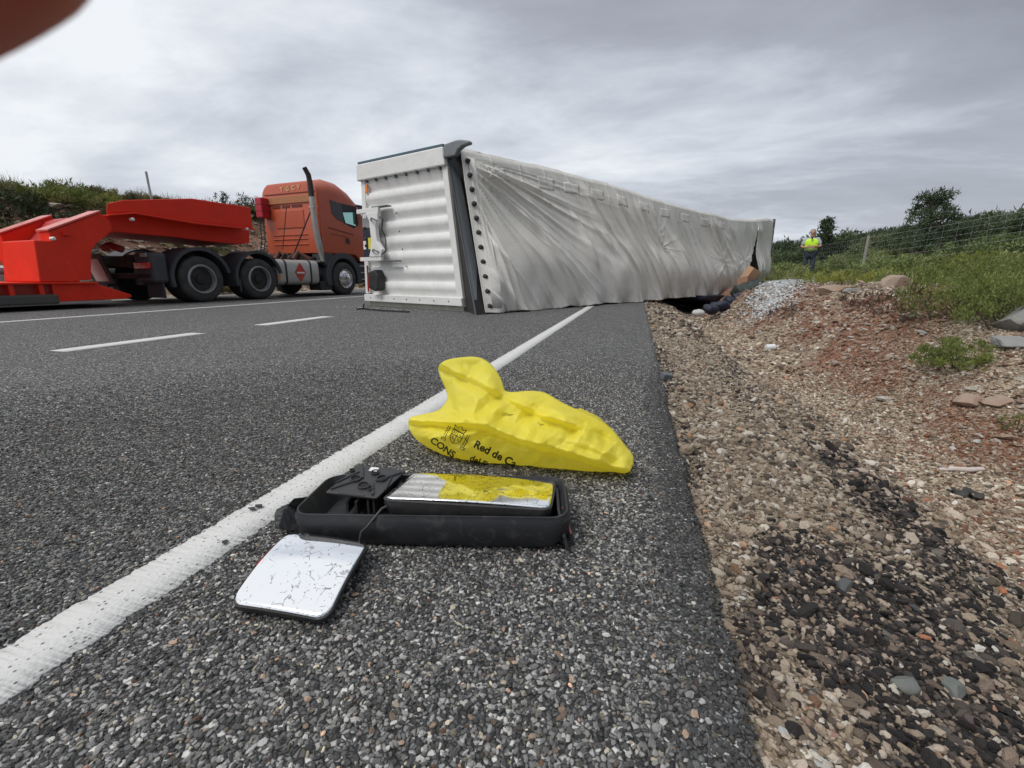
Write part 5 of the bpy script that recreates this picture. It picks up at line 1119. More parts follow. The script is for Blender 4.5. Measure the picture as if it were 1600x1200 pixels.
edge_ = seg_dist(P2, olp) < 1e-4; yf = np.where(edge_, BY+0.35*np.clip(P2[:, 1]-0.02, 0, 1), yf); yb = np.where(edge_, BY+0.002+0.35*np.clip(P2[:, 1]-0.02, 0, 1), yb)
BASEB = np.array([cxz[0], BY, 0.0])
def persp_fix(P2, y):   # keep the measured outline while the skin moves towards or away from the camera
    k_ = y/BY; return np.stack([P2[:, 0]*k_, y, CAMH+(P2[:, 1]-CAMH)*k_], 1)
Vf = persp_fix(P2, yf); Vb = np.stack([P2[:, 0]*(yb/BY)**0.3, yb, CAMH+(P2[:, 1]-CAMH)*np.clip(yb/BY, 0.9, 1.06)], 1)
Vf[:, 2] = np.maximum(Vf[:, 2], 0.008); Vb[:, 2] = np.maximum(Vb[:, 2], 0.008)
o = mk('bag_front', Vf-BASEB, Gf, bagm, bag, smooth=True); mk('bag_back', Vb-BASEB, Gb[:, ::-1], bagm, bag, smooth=True)
ink = simple('black_print', (0.035, 0.04, 0.02), 0.5, dirt=0.1)
def on_bag(u, v, off=0.0016):
    p = px2(u, v)[None]; fi = (p[0, 0]-xs_b[0])/stp; fj = (p[0, 1]-zs_b[0])/stp; i0, j0 = int(fi), int(fj); i0 = min(max(i0, 0), nx_-2); j0 = min(max(j0, 0), nz_-2); a_, b__ = fi-i0, fj-j0; Y2_ = YF.reshape(nx_, nz_)
    y = float((Y2_[i0, j0]*(1-a_)+Y2_[i0+1, j0]*a_)*(1-b__)+(Y2_[i0, j0+1]*(1-a_)+Y2_[i0+1, j0+1]*a_)*b__)-off; return (persp_fix(p, np.array([y]))[0]-BASEB)
def bag_text(txt, u, v, ang, size, name='print_line', wide=1.0):
    ca, sa = math.cos(R(ang)), math.sin(R(ang))
    return text_mesh(txt, size, ink, name, bag, lambda x, y: tuple(on_bag(u+x*wide*ca+y*sa, v+x*wide*sa-y*ca)), bold=True)
bag_text('Red de Ca', 739, 698, 27, 17)
bag_text('del Est', 733, 719, 25, 14)
bag_text('CONS', 671, 690, 35, 14, wide=1.15)
bag_text('V', 716, 727, 28, 10, wide=1.2)
# the printed crest: crown and shield outlines
cr_m = []
def bagpoly(pts, name='crest', w_=0.0011, closed=False):
    q = []; pts = pts+([pts[0]] if closed else [])
    for (a, b_) in zip(pts[:-1], pts[1:]):
        for k in range(4): q.append(on_bag(a[0]+(b_[0]-a[0])*k/4, a[1]+(b_[1]-a[1])*k/4, 0.001))
    q.append(on_bag(*pts[-1], 0.001)); return q
cm_ = MB()
def cpt(x, y, a=R(27), u0=713, v0=682): return (u0+x*math.cos(a)+y*math.sin(a), v0+x*math.sin(a)-y*math.cos(a))
for poly_, cl_ in (([(-9, 8), (9, 8), (9, -4), (6, -9), (0, -12), (-6, -9), (-9, -4)], True), ([(-9, 1), (9, 1)], False), ([(0, 8), (0, -11)], False), ([(-8, 9), (-10, 16), (-5, 13), (0, 18), (5, 13), (10, 16), (8, 9)], True), ([(-18, 10), (-18, -10)], False), ([(-15, 10), (-15, -10)], False), ([(-20, -11), (-13, -11), (-13, -14), (-20, -14)], True), ([(18, 10), (18, -10)], False), ([(15, 10), (15, -10)], False), ([(13, -11), (20, -11), (20, -14), (13, -14)], True), ([(-6, 6), (-6, 3)], False), ([(-3, 6), (-3, 3)], False), ([(3, -1), (6, -6)], False), ([(3, 5), (6, 3)], False), ([(-6, -2), (-3, -6)], False), ([(-13, 4), (-20, 0)], False), ([(13, 4), (20, 0)], False)):
    cm_.tube(bagpoly([cpt(*q) for q in poly_], closed=cl_), 0.0011, 4)
cm_.build('crest', ink, bag)

# ------------------------------------------------------------------ plants
def leaf_cloud(clumps, n_per, leaf, seed, up=0.3, long=2.0):
    """small leaf blades around clump centres (x, y, z, radius)"""
    r = np.random.default_rng(seed); V = []; C = []
    for (cx, cy, cz, cr) in clumps:
        n = int(n_per*max(cr, 0.05)**2/0.04) if cr < 1 else n_per
        n = max(n, 12); d = r.normal(0, 1, (n, 3)); d /= np.linalg.norm(d, axis=1)[:, None]
        p = np.array([cx, cy, cz])+d*cr*(r.random((n, 1))**0.45)*[1, 1, 0.8]
        a = r.normal(0, 1, (n, 3)); a[:, 2] += up*2; a /= np.linalg.norm(a, axis=1)[:, None]; b = np.cross(a, r.normal(0, 1, (n, 3))); b /= np.linalg.norm(b, axis=1)[:, None]
        s = leaf*r.uniform(0.6, 1.4, (n, 1)); V.append(np.stack([p-b*s*0.5, p+a*s*long*0.5-b*s*0.15, p+a*s*long, p+a*s*long*0.45+b*s*0.5], 1))
    V = np.concatenate(V).reshape(-1, 3); F = np.arange(len(V)).reshape(-1, 4); return V, F
def spray(n, h, spread, w, seed, bendk=0.5, sub=3):
    """upright blades from the base: grass and broom"""
    r = np.random.default_rng(seed); V = []; F = []
    for i in range(n):
        a = r.random()*6.283; bx, by = r.normal(0, spread*0.25, 2); L = h*r.uniform(0.5, 1.1); o = r.uniform(0.1, 1.0)*bendk; ww = w*r.uniform(0.6, 1.3); ca, sa = math.cos(a), math.sin(a); k0 = len(V)
        for j in range(sub+1):
            f = j/sub; x = bx+ca*o*L*f*f; y = by+sa*o*L*f*f; z = L*f*(1-0.25*o*f); q = ww*(1-f*0.9); V += [(x-sa*q, y+ca*q, z), (x+sa*q, y-ca*q, z)]
        for j in range(sub): F.append((k0+2*j, k0+2*j+1, k0+2*j+3, k0+2*j+2))
    return V, F
tuft = [proto('tuft_shape', *spray(26, 1.0, 0.5, 0.018, 300+i, 0.5), leaf_i) for i in range(3)]
lc_ = []
for i in range(4):
    r = random.Random(i); cl_ = [(r.gauss(0, 0.45), r.gauss(0, 0.45), r.uniform(0.15, 0.75), r.uniform(0.22, 0.42)) for _ in range(9)]
    lc_.append(proto('scrub_shape', *leaf_cloud(cl_, 80, 0.055, 320+i, 0.5, 2.6), leaf_i))
# grass along the verge and the hillside
N = 16000; Y = RNG.uniform(2.2, 30, N)**1.0; X = RNG.uniform(2.6, 24, N)
gr_ = zones(X, Y)[1]; keep = (RNG.random(N) < gr_*0.95) & (X < 0.98*Y+2.0) & ~((np.abs(X-0.30*Y) < 1.0) & (Y > 9) & (Y < 21) & (RNG.random(N) < 0.75)); X = X[keep]; Y = Y[keep]; N = len(X)
hgt = RNG.uniform(0.12, 0.36, N)
gc = rcol(N, [(0, (0.13, 0.16, 0.05)), (0.35, (0.22, 0.26, 0.085)), (0.7, (0.34, 0.35, 0.14)), (0.9, (0.45, 0.42, 0.21)), (1, (0.50, 0.46, 0.26))])
scatter('grass', np.stack([X, Y, terr(X, Y)-0.02], 1), np.stack([RNG.normal(0, .12, N), RNG.normal(0, .12, N), RNG.random(N)*6.28], 1), np.stack([hgt*0.9, hgt*0.9, hgt], 1), gc, RNG.integers(0, 3, N), tuft, None, 'rough grass covering the right verge behind the ditch', 'grass')
N = 2600; Y = RNG.uniform(3.5, 45, N); X = RNG.uniform(4.3, 45, N); keep = (X < 0.98*Y+4.0) & (RNG.random(N) < sstep(0.40, 0.6, fbm(X*0.35, Y*0.35, 401, 3))+0.15) & ~((X < 8.6) & (Y > 12) & (RNG.random(N) < 0.8)); X = X[keep]; Y = Y[keep]; N = len(X)
s = RNG.uniform(0.3, 0.7, N)*(1+0.03*np.clip(Y-10, 0, 40)); gc = rcol(N, [(0, (0.08, 0.11, 0.045)), (0.4, (0.15, 0.19, 0.07)), (0.75, (0.22, 0.26, 0.10)), (1, (0.30, 0.32, 0.14))])
scatter('low_scrub', np.stack([X, Y, terr(X, Y)-0.05], 1), rots(N, 0.1), np.stack([s, s, s*0.85], 1), gc, RNG.integers(0, 4, N), lc_, None, 'low green scrub covering the hillside beyond the grass', 'scrub')
N = 5200; Y = np.concatenate([RNG.uniform(30, 75, 3400), RNG.uniform(75, 260, 1800)]); X = np.concatenate([RNG.uniform(8, 75, 3400), RNG.uniform(5, 240, 1800)]); s = RNG.uniform(0.9, 2.1, N)*(1+0.012*np.clip(Y-40, 0, 200))
gc = rcol(N, [(0, (0.06, 0.085, 0.05)), (0.5, (0.10, 0.13, 0.07)), (1, (0.17, 0.20, 0.10))])
scatter('far_wood', np.stack([X, Y, terr(X, Y)-0.1], 1), rots(N, 0.1), np.stack([s, s, s*1.0], 1), gc, RNG.integers(0, 4, N), lc_, None, 'dark green wood along the skyline right of the trailer', 'wood')
# left embankment: scrub and weeds
N = 5200; X = -RNG.uniform(13.2, 22, N); Y = RNG.uniform(-4, 34, N)
d_ = sstep(15.9, 16.5, -X+(fbm(X*0.8, Y*0.8, 71, 4)-0.5)*1.0)*0.8+sstep(0.56, 0.64, fbm(X*0.7, Y*0.7, 75, 4))*0.35; keep = RNG.random(N) < d_; X = X[keep]; Y = Y[keep]; N = len(X)
s = RNG.uniform(0.22, 0.55, N); gc = rcol(N, [(0, (0.05, 0.05, 0.03)), (0.4, (0.10, 0.10, 0.045)), (0.75, (0.17, 0.16, 0.06)), (1, (0.26, 0.23, 0.10))])
scatter('embankment_scrub', np.stack([X, Y, lterr(X, Y)-0.04], 1), rots(N, 0.12), np.stack([s, s, s*0.8], 1), gc, RNG.integers(0, 4, N), lc_, None, 'olive green scrub growing over the left embankment', 'scrub')
N = 5000; X = -RNG.uniform(13.0, 20, N); Y = RNG.uniform(-4, 34, N); h_ = RNG.uniform(0.2, 0.75, N)
keep = (RNG.random(N) < sstep(15.4, 16.5, -X)*0.8+0.03); X, Y, h_ = X[keep], Y[keep], h_[keep]; N = len(X)
scatter('embankment_weeds', np.stack([X, Y, lterr(X, Y)-0.02], 1), np.stack([RNG.normal(0, .12, N), RNG.normal(0, .12, N), RNG.random(N)*6.28], 1), np.stack([h_*0.7, h_*0.7, h_], 1), rcol(N, [(0, (0.12, 0.11, 0.05)), (0.5, (0.20, 0.20, 0.08)), (1, (0.30, 0.28, 0.14))]), RNG.integers(0, 3, N), tuft, None, 'tall thin weeds along the crest of the left embankment', 'weeds')
N = 3800; X = -RNG.uniform(13.0, 16.3, N); Y = RNG.uniform(-3, 30, N); s = RNG.uniform(0.03, 0.10, N)*np.where(RNG.random(N) < 0.08, 2.0, 1.0)
scatter('embankment_stones', np.stack([X, Y, lterr(X, Y)], 1), rots(N, 0.3), np.stack([s*1.4, s, s*0.7], 1), rcol(N, [(0, (0.25, 0.15, 0.10)), (0.4, (0.36, 0.28, 0.22)), (1, (0.50, 0.46, 0.40))]), RNG.integers(0, 8, N), stones, parent=lbank)
# rubble on the right bank
N = 5200; X = RNG.uniform(1.9, 5.2, N); Y = RNG.uniform(2.4, 13, N); s = RNG.uniform(0.008, 0.034, N)*(0.8+0.04*Y); gz = zones(X, Y)[1]; keep = RNG.random(N) > gz*0.9; X, Y, s = X[keep], Y[keep], s[keep]; N = len(X)
scatter('rubble', np.stack([X, Y, terr(X, Y)], 1), rots(N, 0.3), np.stack([s*1.4, s, s*0.65], 1), rcol(N, [(0, (0.20, 0.11, 0.075)), (0.4, (0.33, 0.25, 0.19)), (0.8, (0.43, 0.38, 0.32)), (1, (0.52, 0.50, 0.46))]), RNG.integers(0, 8, N), stones, parent=verge)

def shrub_mesh(seed, w, h, ncl, leaf, npr, up=0.4, long=2.4, low=0.15, sprays=0):
    r = random.Random(seed); cl_ = []
    for _ in range(ncl):
        a = r.random()*6.283; q = math.sqrt(r.random())*w*0.5; z = h*r.uniform(low, 0.95)*(1-0.55*(q/(w*0.5))**2); cl_.append((q*math.cos(a), q*math.sin(a), z, r.uniform(0.10, 0.22)*min(w, h)))
    V, F = leaf_cloud(cl_, npr, leaf, seed, up, long); return V, F, cl_
def limbs_mesh(cl_, base_r, h, seed, n=14):
    r = random.Random(seed); b = MB()
    for c_ in r.sample(cl_, min(n, len(cl_))):
        b.tube([(r.gauss(0, base_r), r.gauss(0, base_r), -0.08), (c_[0]*0.45+r.gauss(0, base_r), c_[1]*0.45, c_[2]*0.5), (c_[0], c_[1], c_[2])], [base_r, base_r*0.6, base_r*0.2], 5)
    return b
def shrub(name, loc, w, h, ncl, leaf, npr, mat, label, cat, seed, group=None, up=0.4, long=2.4, rz=0.0, low=0.15, stems=fol_dry):
    V, F, cl_ = shrub_mesh(seed, w, h, ncl, leaf, npr, up, long, low); root = empty(name, loc, rz, label, cat, group)
    mk('foliage', V, F, mat, root); limbs_mesh(cl_, 0.014*max(h, .4), h, seed).build('stems', bark, root); return root
def G(u, v, Y, dz=0.0):
    p = at_y(u, v, Y); return (float(p[0]), float(Y), float(terr(p[0], Y))+dz)
# big bright broom bush at the right with its neighbours
shrub('broom_bush', G(1555, 500, 4.9, -0.03), 1.35, 0.55, 110, 0.012, 360, fol_green, 'large green bush overhanging the ditch bank at the right edge', 'bush', 501, up=0.5, long=2.2)
shrub('broom_bush', G(1562, 520, 4.4, -0.02), 0.62, 0.50, 46, 0.010, 360, fol_bright, 'bright feathery green sprig growing in front of the large right bush', 'bush', 502, up=1.1, long=3.4)
shrub('broom_bush', G(1492, 500, 5.0, -0.03), 0.85, 0.42, 70, 0.011, 330, fol_bright, 'yellow-green bush left of the large right bush', 'bush', 503, up=0.8, long=3.0)
for i_, (u, v, Y_, w_, h_, mt, lb) in enumerate(((1590, 478, 4.6, 0.75, 0.46, fol_bright, 'light green rounded bush at the right edge just above the grey outcrop'), (1535, 470, 5.4, 0.8, 0.46, fol_bright, 'rounded light green bush in the middle of the bank bushes'), (1470, 478, 5.6, 0.5, 0.26, fol_yellow, 'low pale green bush at the left end of the bank bushes'), (1578, 455, 5.8, 0.9, 0.5, fol_green, 'darker green rounded bush rising behind the edge bush'))):
    shrub('bank_bush', G(u, v, Y_, -0.03), w_, h_, 90, 0.009, 420, mt, lb, 'bush', 560+i_, 'rounded bushes on the right bank', up=0.3, long=2.0)
shrub('small_shrub', G(1493, 568, 4.0, -0.02), 0.50, 0.26, 60, 0.010, 900, fol_green, 'small round green shrub on stony ground below the large bush', 'shrub', 504, up=0.8, long=3.0)
shrub('small_shrub', G(1600, 618, 3.25, -0.02), 0.18, 0.15, 12, 0.011, 160, fol_green, 'small green tuft cut by the right edge of the view', 'shrub', 505, up=1.0, long=3.0)
shrub('dry_shrub', G(1455, 520, 5.0, -0.02), 1.1, 0.30, 46, 0.015, 120, fol_dry, 'dead brown twiggy shrub under the overhanging bushes', 'shrub', 506, up=0.9, long=4.5)
shrub('dry_shrub', G(1355, 500, 6.6, -0.02), 0.7, 0.20, 18, 0.016, 60, fol_dry, 'dry brown brush beside the flat reddish boulder', 'shrub', 507, up=0.9, long=4.5)
shrub('dry_shrub', G(1240, 505, 8.0, -0.02), 0.9, 0.18, 20, 0.018, 60, fol_dry, 'dry reddish brush on the ditch side below the person', 'shrub', 508, up=0.9, long=4.5)
shrub('dry_shrub', G(1232, 555, 5.3, -0.02), 0.22, 0.08, 12, 0.010, 80, fol_dry, 'small dark dry weed in the gravel of the ditch', 'shrub', 515, up=0.9, long=4.5)
for i, (u, v, Y_, w_, h_, mt, lb) in enumerate(((1320, 448, 11.0, 1.1, 0.30, fol_yellow, 'yellow-green flowering weed clump in front of the person'), (1375, 446, 10.0, 0.8, 0.34, fol_yellow, 'yellow flowering weed clump left of the upright boulder'), (1290, 452, 13.0, 1.3, 0.35, fol_yellow, 'pale weed clump nearest the person on the left'), (1420, 450, 8.6, 0.9, 0.36, fol_bright, 'bright green grassy bush just behind the upright boulder'), (1460, 445, 8.0, 1.0, 0.40, fol_green, 'green grassy bush right of the upright boulder'), (1510, 425, 9.0, 1.1, 0.42, fol_green, 'tall green bush behind the overhanging bush'), (1565, 395, 9.5, 1.5, 0.6, fol_yellow, 'broad light green bush high on the right slope'), (1480, 410, 11.5, 1.3, 0.45, fol_green, 'dull green bush in front of the wire fence'), (1590, 430, 6.8, 0.9, 0.38, fol_green, 'leafy green bush cut by the right edge'))):
    shrub('verge_bush', G(u, v, Y_, -0.03), w_, h_, 50, 0.014+0.0012*Y_, 170, mt, lb, 'bush', 520+i, 'bushes on the right verge', up=0.9, long=2.8)

# pines and trees on the skyline
def tree(name, loc, h, w_, seed, label, mat=fol_pine, cat='tree', group=None, layers=7, leaf=0.05, lean=0.0, dens=90):
    r = random.Random(seed); root = empty(name, loc, 0, label, cat, group); tb = MB(); top = h*0.96
    tp = [(lean*f*h+0.05*h*math.sin(f*4+seed)*0.4, 0.03*h*math.cos(f*5), h*f-0.1) for f in np.linspace(0, 0.95, 7)]; tb.tube(tp, [0.035*h*(1-0.85*f) for f in np.linspace(0, 1, 7)], 8)
    cl_ = []
    for k in range(layers*6):
        f = r.uniform(0.22, 1.0); R_ = w_*0.5*(1.05-f*0.8)*r.uniform(0.35, 1.12); a = r.random()*6.283; b0 = Vector(tp[min(6, int(f*6))])
        c_ = (b0.x+R_*math.cos(a), b0.y+R_*math.sin(a), h*f*0.96+r.uniform(-.04, .08)*h); cl_.append((*c_, r.uniform(0.05, 0.105)*h))
        tb.tube([tuple(b0), ((b0.x+c_[0])/2, (b0.y+c_[1])/2, (b0.z*0.4+c_[2]*0.6)), c_], [0.012*h, 0.007*h, 0.002*h], 5)
    tb.build('trunk', bark, root, True); V, F = leaf_cloud(cl_, dens, leaf, seed, 0.3, 2.6); mk('crown', V, F, mat, root); return root
def TG(u, Y_): p = at_y(u, 400, Y_); return (float(p[0]), float(Y_), float(terr(p[0], Y_))-0.1)
tree('pine_tree', TG(1440, 24), float(at_y(1455, 305, 24)[2])-TG(1440, 24)[2], 3.2, 601, 'tallest dark pine standing alone on the right skyline', layers=16, leaf=0.055, dens=60)
for i, (u, Y_, h_, w_, lb) in enumerate(((1283, 30, 2.9, 1.5, 'small dark pine right behind the person in the vest'), (1400, 30, 2.4, 2.6, 'low rounded pine left of the tallest pine'), (1352, 34, 2.5, 2.4, 'low dark pine behind the fence post'), (1520, 30, 3.0, 2.8, 'dark pine just right of the tallest pine'), (1556, 33, 3.4, 3.2, 'broad dark pine second from the right edge of the skyline'), (1597, 30, 3.7, 3.2, 'dark pine cut by the right edge of the view'), (1310, 36, 2.2, 2.4, 'low pine between the person and the fence post'), (1436, 21, 1.7, 2.2, 'dark bushy young pine at the foot of the tallest pine'), (1490, 22, 1.8, 2.4, 'dark bushy young pine right of the tallest pine foot'))):
    tree('pine_tree', TG(u, Y_), max(1.0, float(at_y(u, [340, 378, 372, 348, 338, 335, 385, 362, 350][i], Y_)[2])-TG(u, Y_)[2]), w_, 610+i, lb, layers=10, leaf=0.06, dens=50, group='pines along the right skyline')
# shrubs on the embankment that can be told apart
def LG(u, v, X_, dz=0.0):
    p = at_x(u, v, X_); return (float(X_), float(p[1]), float(lterr(X_, p[1]))+dz)
for i, (u, X_, w_, h_, mt, lb) in enumerate(((8, -15.6, 1.5, 0.75, fol_dark, 'dark bush at the left edge on top of the embankment'), (45, -15.2, 1.7, 0.85, fol_dark, 'large dark bush on the embankment above the red gooseneck'), (35, -14.3, 1.2, 0.7, fol_green, 'grey-green bush low on the embankment above the gooseneck'), (92, -15.9, 1.7, 0.7, fol_green, 'green bush on the embankment crest behind the gooseneck'), (130, -14.8, 1.1, 0.6, fol_dark, 'dull bush on the embankment face left of the ballast box'), (168, -16.0, 1.2, 0.55, fol_yellow, 'yellow flowering bush on the embankment crest'), (120, -16.2, 1.3, 0.6, fol_green, 'bush on the crest between the dark and the yellow bushes'), (5, -13.6, 0.7, 0.6, fol_green, 'small bush at the embankment foot by the left edge'), (10, -13.2, 0.8, 0.45, fol_green, 'green weeds behind the guardrail by the left edge'))):
    shrub('embankment_bush', LG(u, 320, X_, -0.05), w_, h_, 40, 0.05, 60, mt, lb, 'bush', 640+i, 'bushes on the left embankment', up=0.6, long=2.6)
for i, (u, h_, lb) in enumerate(((350, 1.1, 'thin airy bush on the crest behind the ballast box'), (385, 0.9, 'dark bush on the crest between ballast box and cab'), (402, 0.85, 'low bush on the crest beside the orange cab'))):
    l_ = LG(u, 320, -16.5, -0.05); tree('crest_bush', l_, h_, 1.5, 660+i, lb, fol_dark, 'bush', 'bushes on the left embankment', layers=5, leaf=0.045, dens=40)
# leaning pole
l_ = LG(235, 300, -15.8); pt_ = at_x(228, 268, -15.8); tag(MB().tube([(l_[0], l_[1]+0.02, l_[2]-0.3), (l_[0], float(pt_[1]), float(pt_[2]))], 0.035, 8).build('leaning_pole', galv, None, True), 'thin grey leaning pole on the embankment crest above the ballast box', 'pole')

# fence posts with wire netting
fpts = [G(1255, 425, 27), G(1346, 425, 18), G(1640, 400, 15.0)]
fence = empty('wire_fence', fpts[1], 0, 'wire netting fence on grey posts crossing the green slope', 'fence'); f0 = Vector(fpts[1])
for i, p in enumerate(fpts):
    q = Vector(p)-f0; MB().tube([q+Vector((0, 0, -0.3)), q+Vector((0.03, 0, 1.42))], 0.045 if i else 0.04, 8).build('post', simple('weathered_post', (0.27, 0.26, 0.24), 0.8), fence, True)
wr = MB(); wmat = simple('wire', (0.36, 0.38, 0.37), 0.5, 0.5)
for a, b_ in zip(fpts[:-1], fpts[1:]):
    A, B_ = Vector(a)-f0, Vector(b_)-f0; n_ = int((B_-A).length/0.30)
    for k in range(8): z_ = 0.15+k*0.17; wr.tube([A+Vector((0, 0, z_)), (A+B_)/2+Vector((0, 0, z_-0.02)), B_+Vector((0, 0, z_))], 0.0018, 3)
    for k in range(1, n_): q = A.lerp(B_, k/n_); wr.tube([q+Vector((0, 0, 0.15)), q+Vector((0, 0, 1.34))], 0.0016, 3)
wr.build('netting', wmat, fence)

# ------------------------------------------------------------------ boulders and litter on the verge
def boulder(loc, dims, seed, mat, label, rz=0.0, sub=4):
    bm = bmesh.new(); bmesh.ops.create_icosphere(bm, subdivisions=sub, radius=1.0); r = random.Random(seed)
    planes = [(Vector((r.gauss(0, 1), r.gauss(0, 1), r.gauss(0, .8))).normalized(), r.uniform(0.5, 0.85)) for _ in range(11)]
    for v_ in bm.verts:
        for n_, d in planes:
            k = v_.co.dot(n_)
            if k > d: v_.co -= n_*(k-d)*0.96
        x, y, z = v_.co; v_.co *= 1+0.20*(fbm(np.array([x*2.2+z+seed]), np.array([y*2.2-z]), seed, 5, 0.6)[0]-0.5)
        v_.co.x *= dims[0]/2; v_.co.y *= dims[1]/2; v_.co.z *= dims[2]/2
    me = bpy.data.meshes.new('boulder'); bm.to_mesh(me); bm.free(); me.materials.append(mat); o = bpy.data.objects.new('boulder', me); COL.objects.link(o); o.location = loc; o.rotation_euler = (0, 0, rz); return tag(o, label, 'boulder')
redrock = simple('reddish_rock', (0.31, 0.24, 0.19), 0.85, dirt=0.6, scale=4, bump=0.9, dirtcol=(0.25, 0.11, 0.06))
boulder(G(1394, 470, 7.6, 0.07), (0.46, 0.35, 0.34), 1, redrock, 'upright brown boulder at the edge of the grass', 0.3)
boulder(G(1293, 488, 8.6, 0.03), (0.48, 0.34, 0.20), 2, redrock, 'low reddish boulder with a pale flat top on the red bank')
boulder(G(1326, 490, 8.0, 0.02), (0.26, 0.2, 0.12), 3, greyrock, 'small grey stone block right of the low reddish boulder')
boulder(G(1590, 520, 4.3, 0.05), (0.34, 0.4, 0.28), 4, greyrock, 'grey rock outcrop at the right edge under the big bush')
boulder(G(1585, 555, 3.95, 0.0), (0.36, 0.3, 0.10), 5, greyrock, 'flat grey slab just below the grey outcrop')
boulder(G(1570, 592, 3.5, 0.0), (0.17, 0.2, 0.10), 6, redrock, 'pale brown wedge-shaped rock on the red earth at the right')
boulder(G(1523, 588, 3.6, -0.01), (0.2, 0.2, 0.08), 7, redrock, 'half buried brown rock left of the wedge-shaped rock')
boulder(G(1356, 735, 2.2, 0.012), (0.075, 0.055, 0.045), 8, simple('cream_stone', (0.62, 0.58, 0.50), 0.8, bump=0.5), 'egg-shaped cream stone on the gravel slope', 0.5, 3)
boulder(G(1325, 895, 0.93, 0.008), (0.045, 0.035, 0.026), 9, simple('slate', (0.075, 0.08, 0.08), 0.8, bump=0.5), 'dark slate stone in the tarry gravel, upper one', 0.5, 3)
for i, (u, v, lb) in enumerate(((1408, 1095, 'flat greenish grey stone in the lower right gravel, left one'), (1485, 1090, 'flat greenish grey stone in the lower right gravel, right one'))):
    p = on_ground(u, v, -0.09); boulder((p[0], p[1], float(terr(p[0], p[1]))+0.006), (0.05, 0.036, 0.024), 10+i, simple('greenish_slate', (0.13, 0.14, 0.13), 0.8, bump=0.5), lb, 0.3+i, 3)
p = on_ground(1041, 590, -0.01); o = box_thing('metal_piece', (p[0], p[1], float(terr(p[0], p[1]))+0.025), (0.06, 0.04, 0.05), (0.3, 0.2, 0.5), steelgrey, 'small grey block of debris at the broken asphalt edge', 'debris')
p = G(1207, 528, 6.6, 0.04); b = MB(); b.lathe((0, 0, 0), (1, 0.2, 0.1), [(-0.07, 0.02), (-0.065, 0.045), (0.04, 0.045), (0.065, 0.02), (0.085, 0.018)], 14); o = b.build('plastic_bottle', simple('white_plastic', (0.72, 0.73, 0.74), 0.35), None, True); o.location = p; tag(o, 'small white plastic bottle in the bottom of the ditch', 'bottle')
p = G(1515, 682, 2.75, 0.015); b = MB(); b.tube([(-0.11, -0.02, 0), (-0.04, -0.006, 0.006), (0.03, 0.005, 0.004), (0.11, 0.03, 0.008)], [0.009, 0.014, 0.014, 0.010], 8); o = b.build('pale_stick', simple('pale_wood', (0.58, 0.50, 0.47), 0.7), None, True); o.location = p; tag(o, 'short pale stick lying on the reddish gravel', 'stick')
p = G(1518, 722, 2.45, 0.012); V = []
for i in range(12):
    for j in range(6): V.append((-0.07+0.13*i/11+random.uniform(-.006, .006), -0.022+0.045*j/5+0.012*math.sin(i), 0.014*math.sin(i*1.1+j)+0.012+random.uniform(0, .006)))
o = mk('rubber_scrap', V, grid_faces(12, 6), rubber, None); o.location = p; q = o.modifiers.new('s', 'SOLIDIFY'); q.thickness = 0.006; tag(o, 'torn black rubber scrap on the reddish gravel below the pale stick', 'scrap')

# ------------------------------------------------------------------ the person in the vest
PP = at_y(1260, 434, 19.6); PZ_ = float(PP[2]); PL = (float(PP[0]), 19.6, PZ_)
# rise the ground is at the feet: the verge surface carries them
PL = (PL[0], PL[1], float(terr(PL[0], PL[1])))
person = empty('person', PL, math.atan2(-PL[0], PL[1])*-1*0+math.atan2(PL[0], PL[1])*-1, 'person in lime yellow safety vest and dark jeans standing on the grass, forearms crossed', 'person'); person.scale = (1.05, 1.05, 1.05)
def skinned(name, pts, edges, rad, mat, parent, sub=2, root=0):
    me = bpy.data.meshes.new(name); me.from_pydata(pts, edges, []); o = bpy.data.objects.new(name, me); COL.objects.link(o); o.parent = parent; me.materials.append(mat)
    m = o.modifiers.new('skin', 'SKIN')
    for i, r_ in enumerate(rad): me.skin_vertices[0].data[i].radius = (r_, r_) if not isinstance(r_, tuple) else r_
    me.skin_vertices[0].data[root].use_root = True; m.use_smooth_shade = True
    if sub: s_ = o.modifiers.new('sub', 'SUBSURF'); s_.levels = sub; s_.render_levels = sub
    return o
skin = simple('skin', (0.45, 0.26, 0.19), 0.55, dirt=0.05)
jeans = simple('jeans', (0.035, 0.045, 0.07), 0.8, dirt=0.2); vestm = simple('lime_vest', (0.52, 0.85, 0.02), 0.6, dirt=0.05); shirt = simple('grey_blue_shirt', (0.38, 0.42, 0.46), 0.8); shoe = simple('dark_shoe', (0.02, 0.02, 0.02), 0.6)
J = {'pel': (0, 0, 0.95), 'sp': (0, 0.0, 1.12), 'ch': (0, 0.0, 1.32), 'nk': (0, 0.0, 1.47), 'hd0': (0, -0.02, 1.55), 'hd1': (0, -0.03, 1.63), 'hd2': (0, -0.01, 1.70),
     'shL': (-0.17, 0, 1.37), 'elL': (-0.29, -0.06, 1.14), 'wrL': (-0.06, -0.27, 1.10), 'haL': (0.03, -0.29, 1.11), 'shR': (0.17, 0, 1.37), 'elR': (0.29, -0.06, 1.14), 'wrR': (0.06, -0.25, 1.14), 'haR': (-0.03, -0.27, 1.15),
     'hpL': (-0.10, 0, 0.90), 'knL': (-0.11, -0.03, 0.50), 'anL': (-0.09, 0.02, 0.10), 'toL': (-0.10, -0.12, 0.04), 'hpR': (0.10, 0, 0.90), 'knR': (0.12, -0.05, 0.50), 'anR': (0.12, 0.0, 0.10), 'toR': (0.14, -0.14, 0.04)}
J_ = J; keys = list(J); ix = {k: i for i, k in enumerate(keys)}
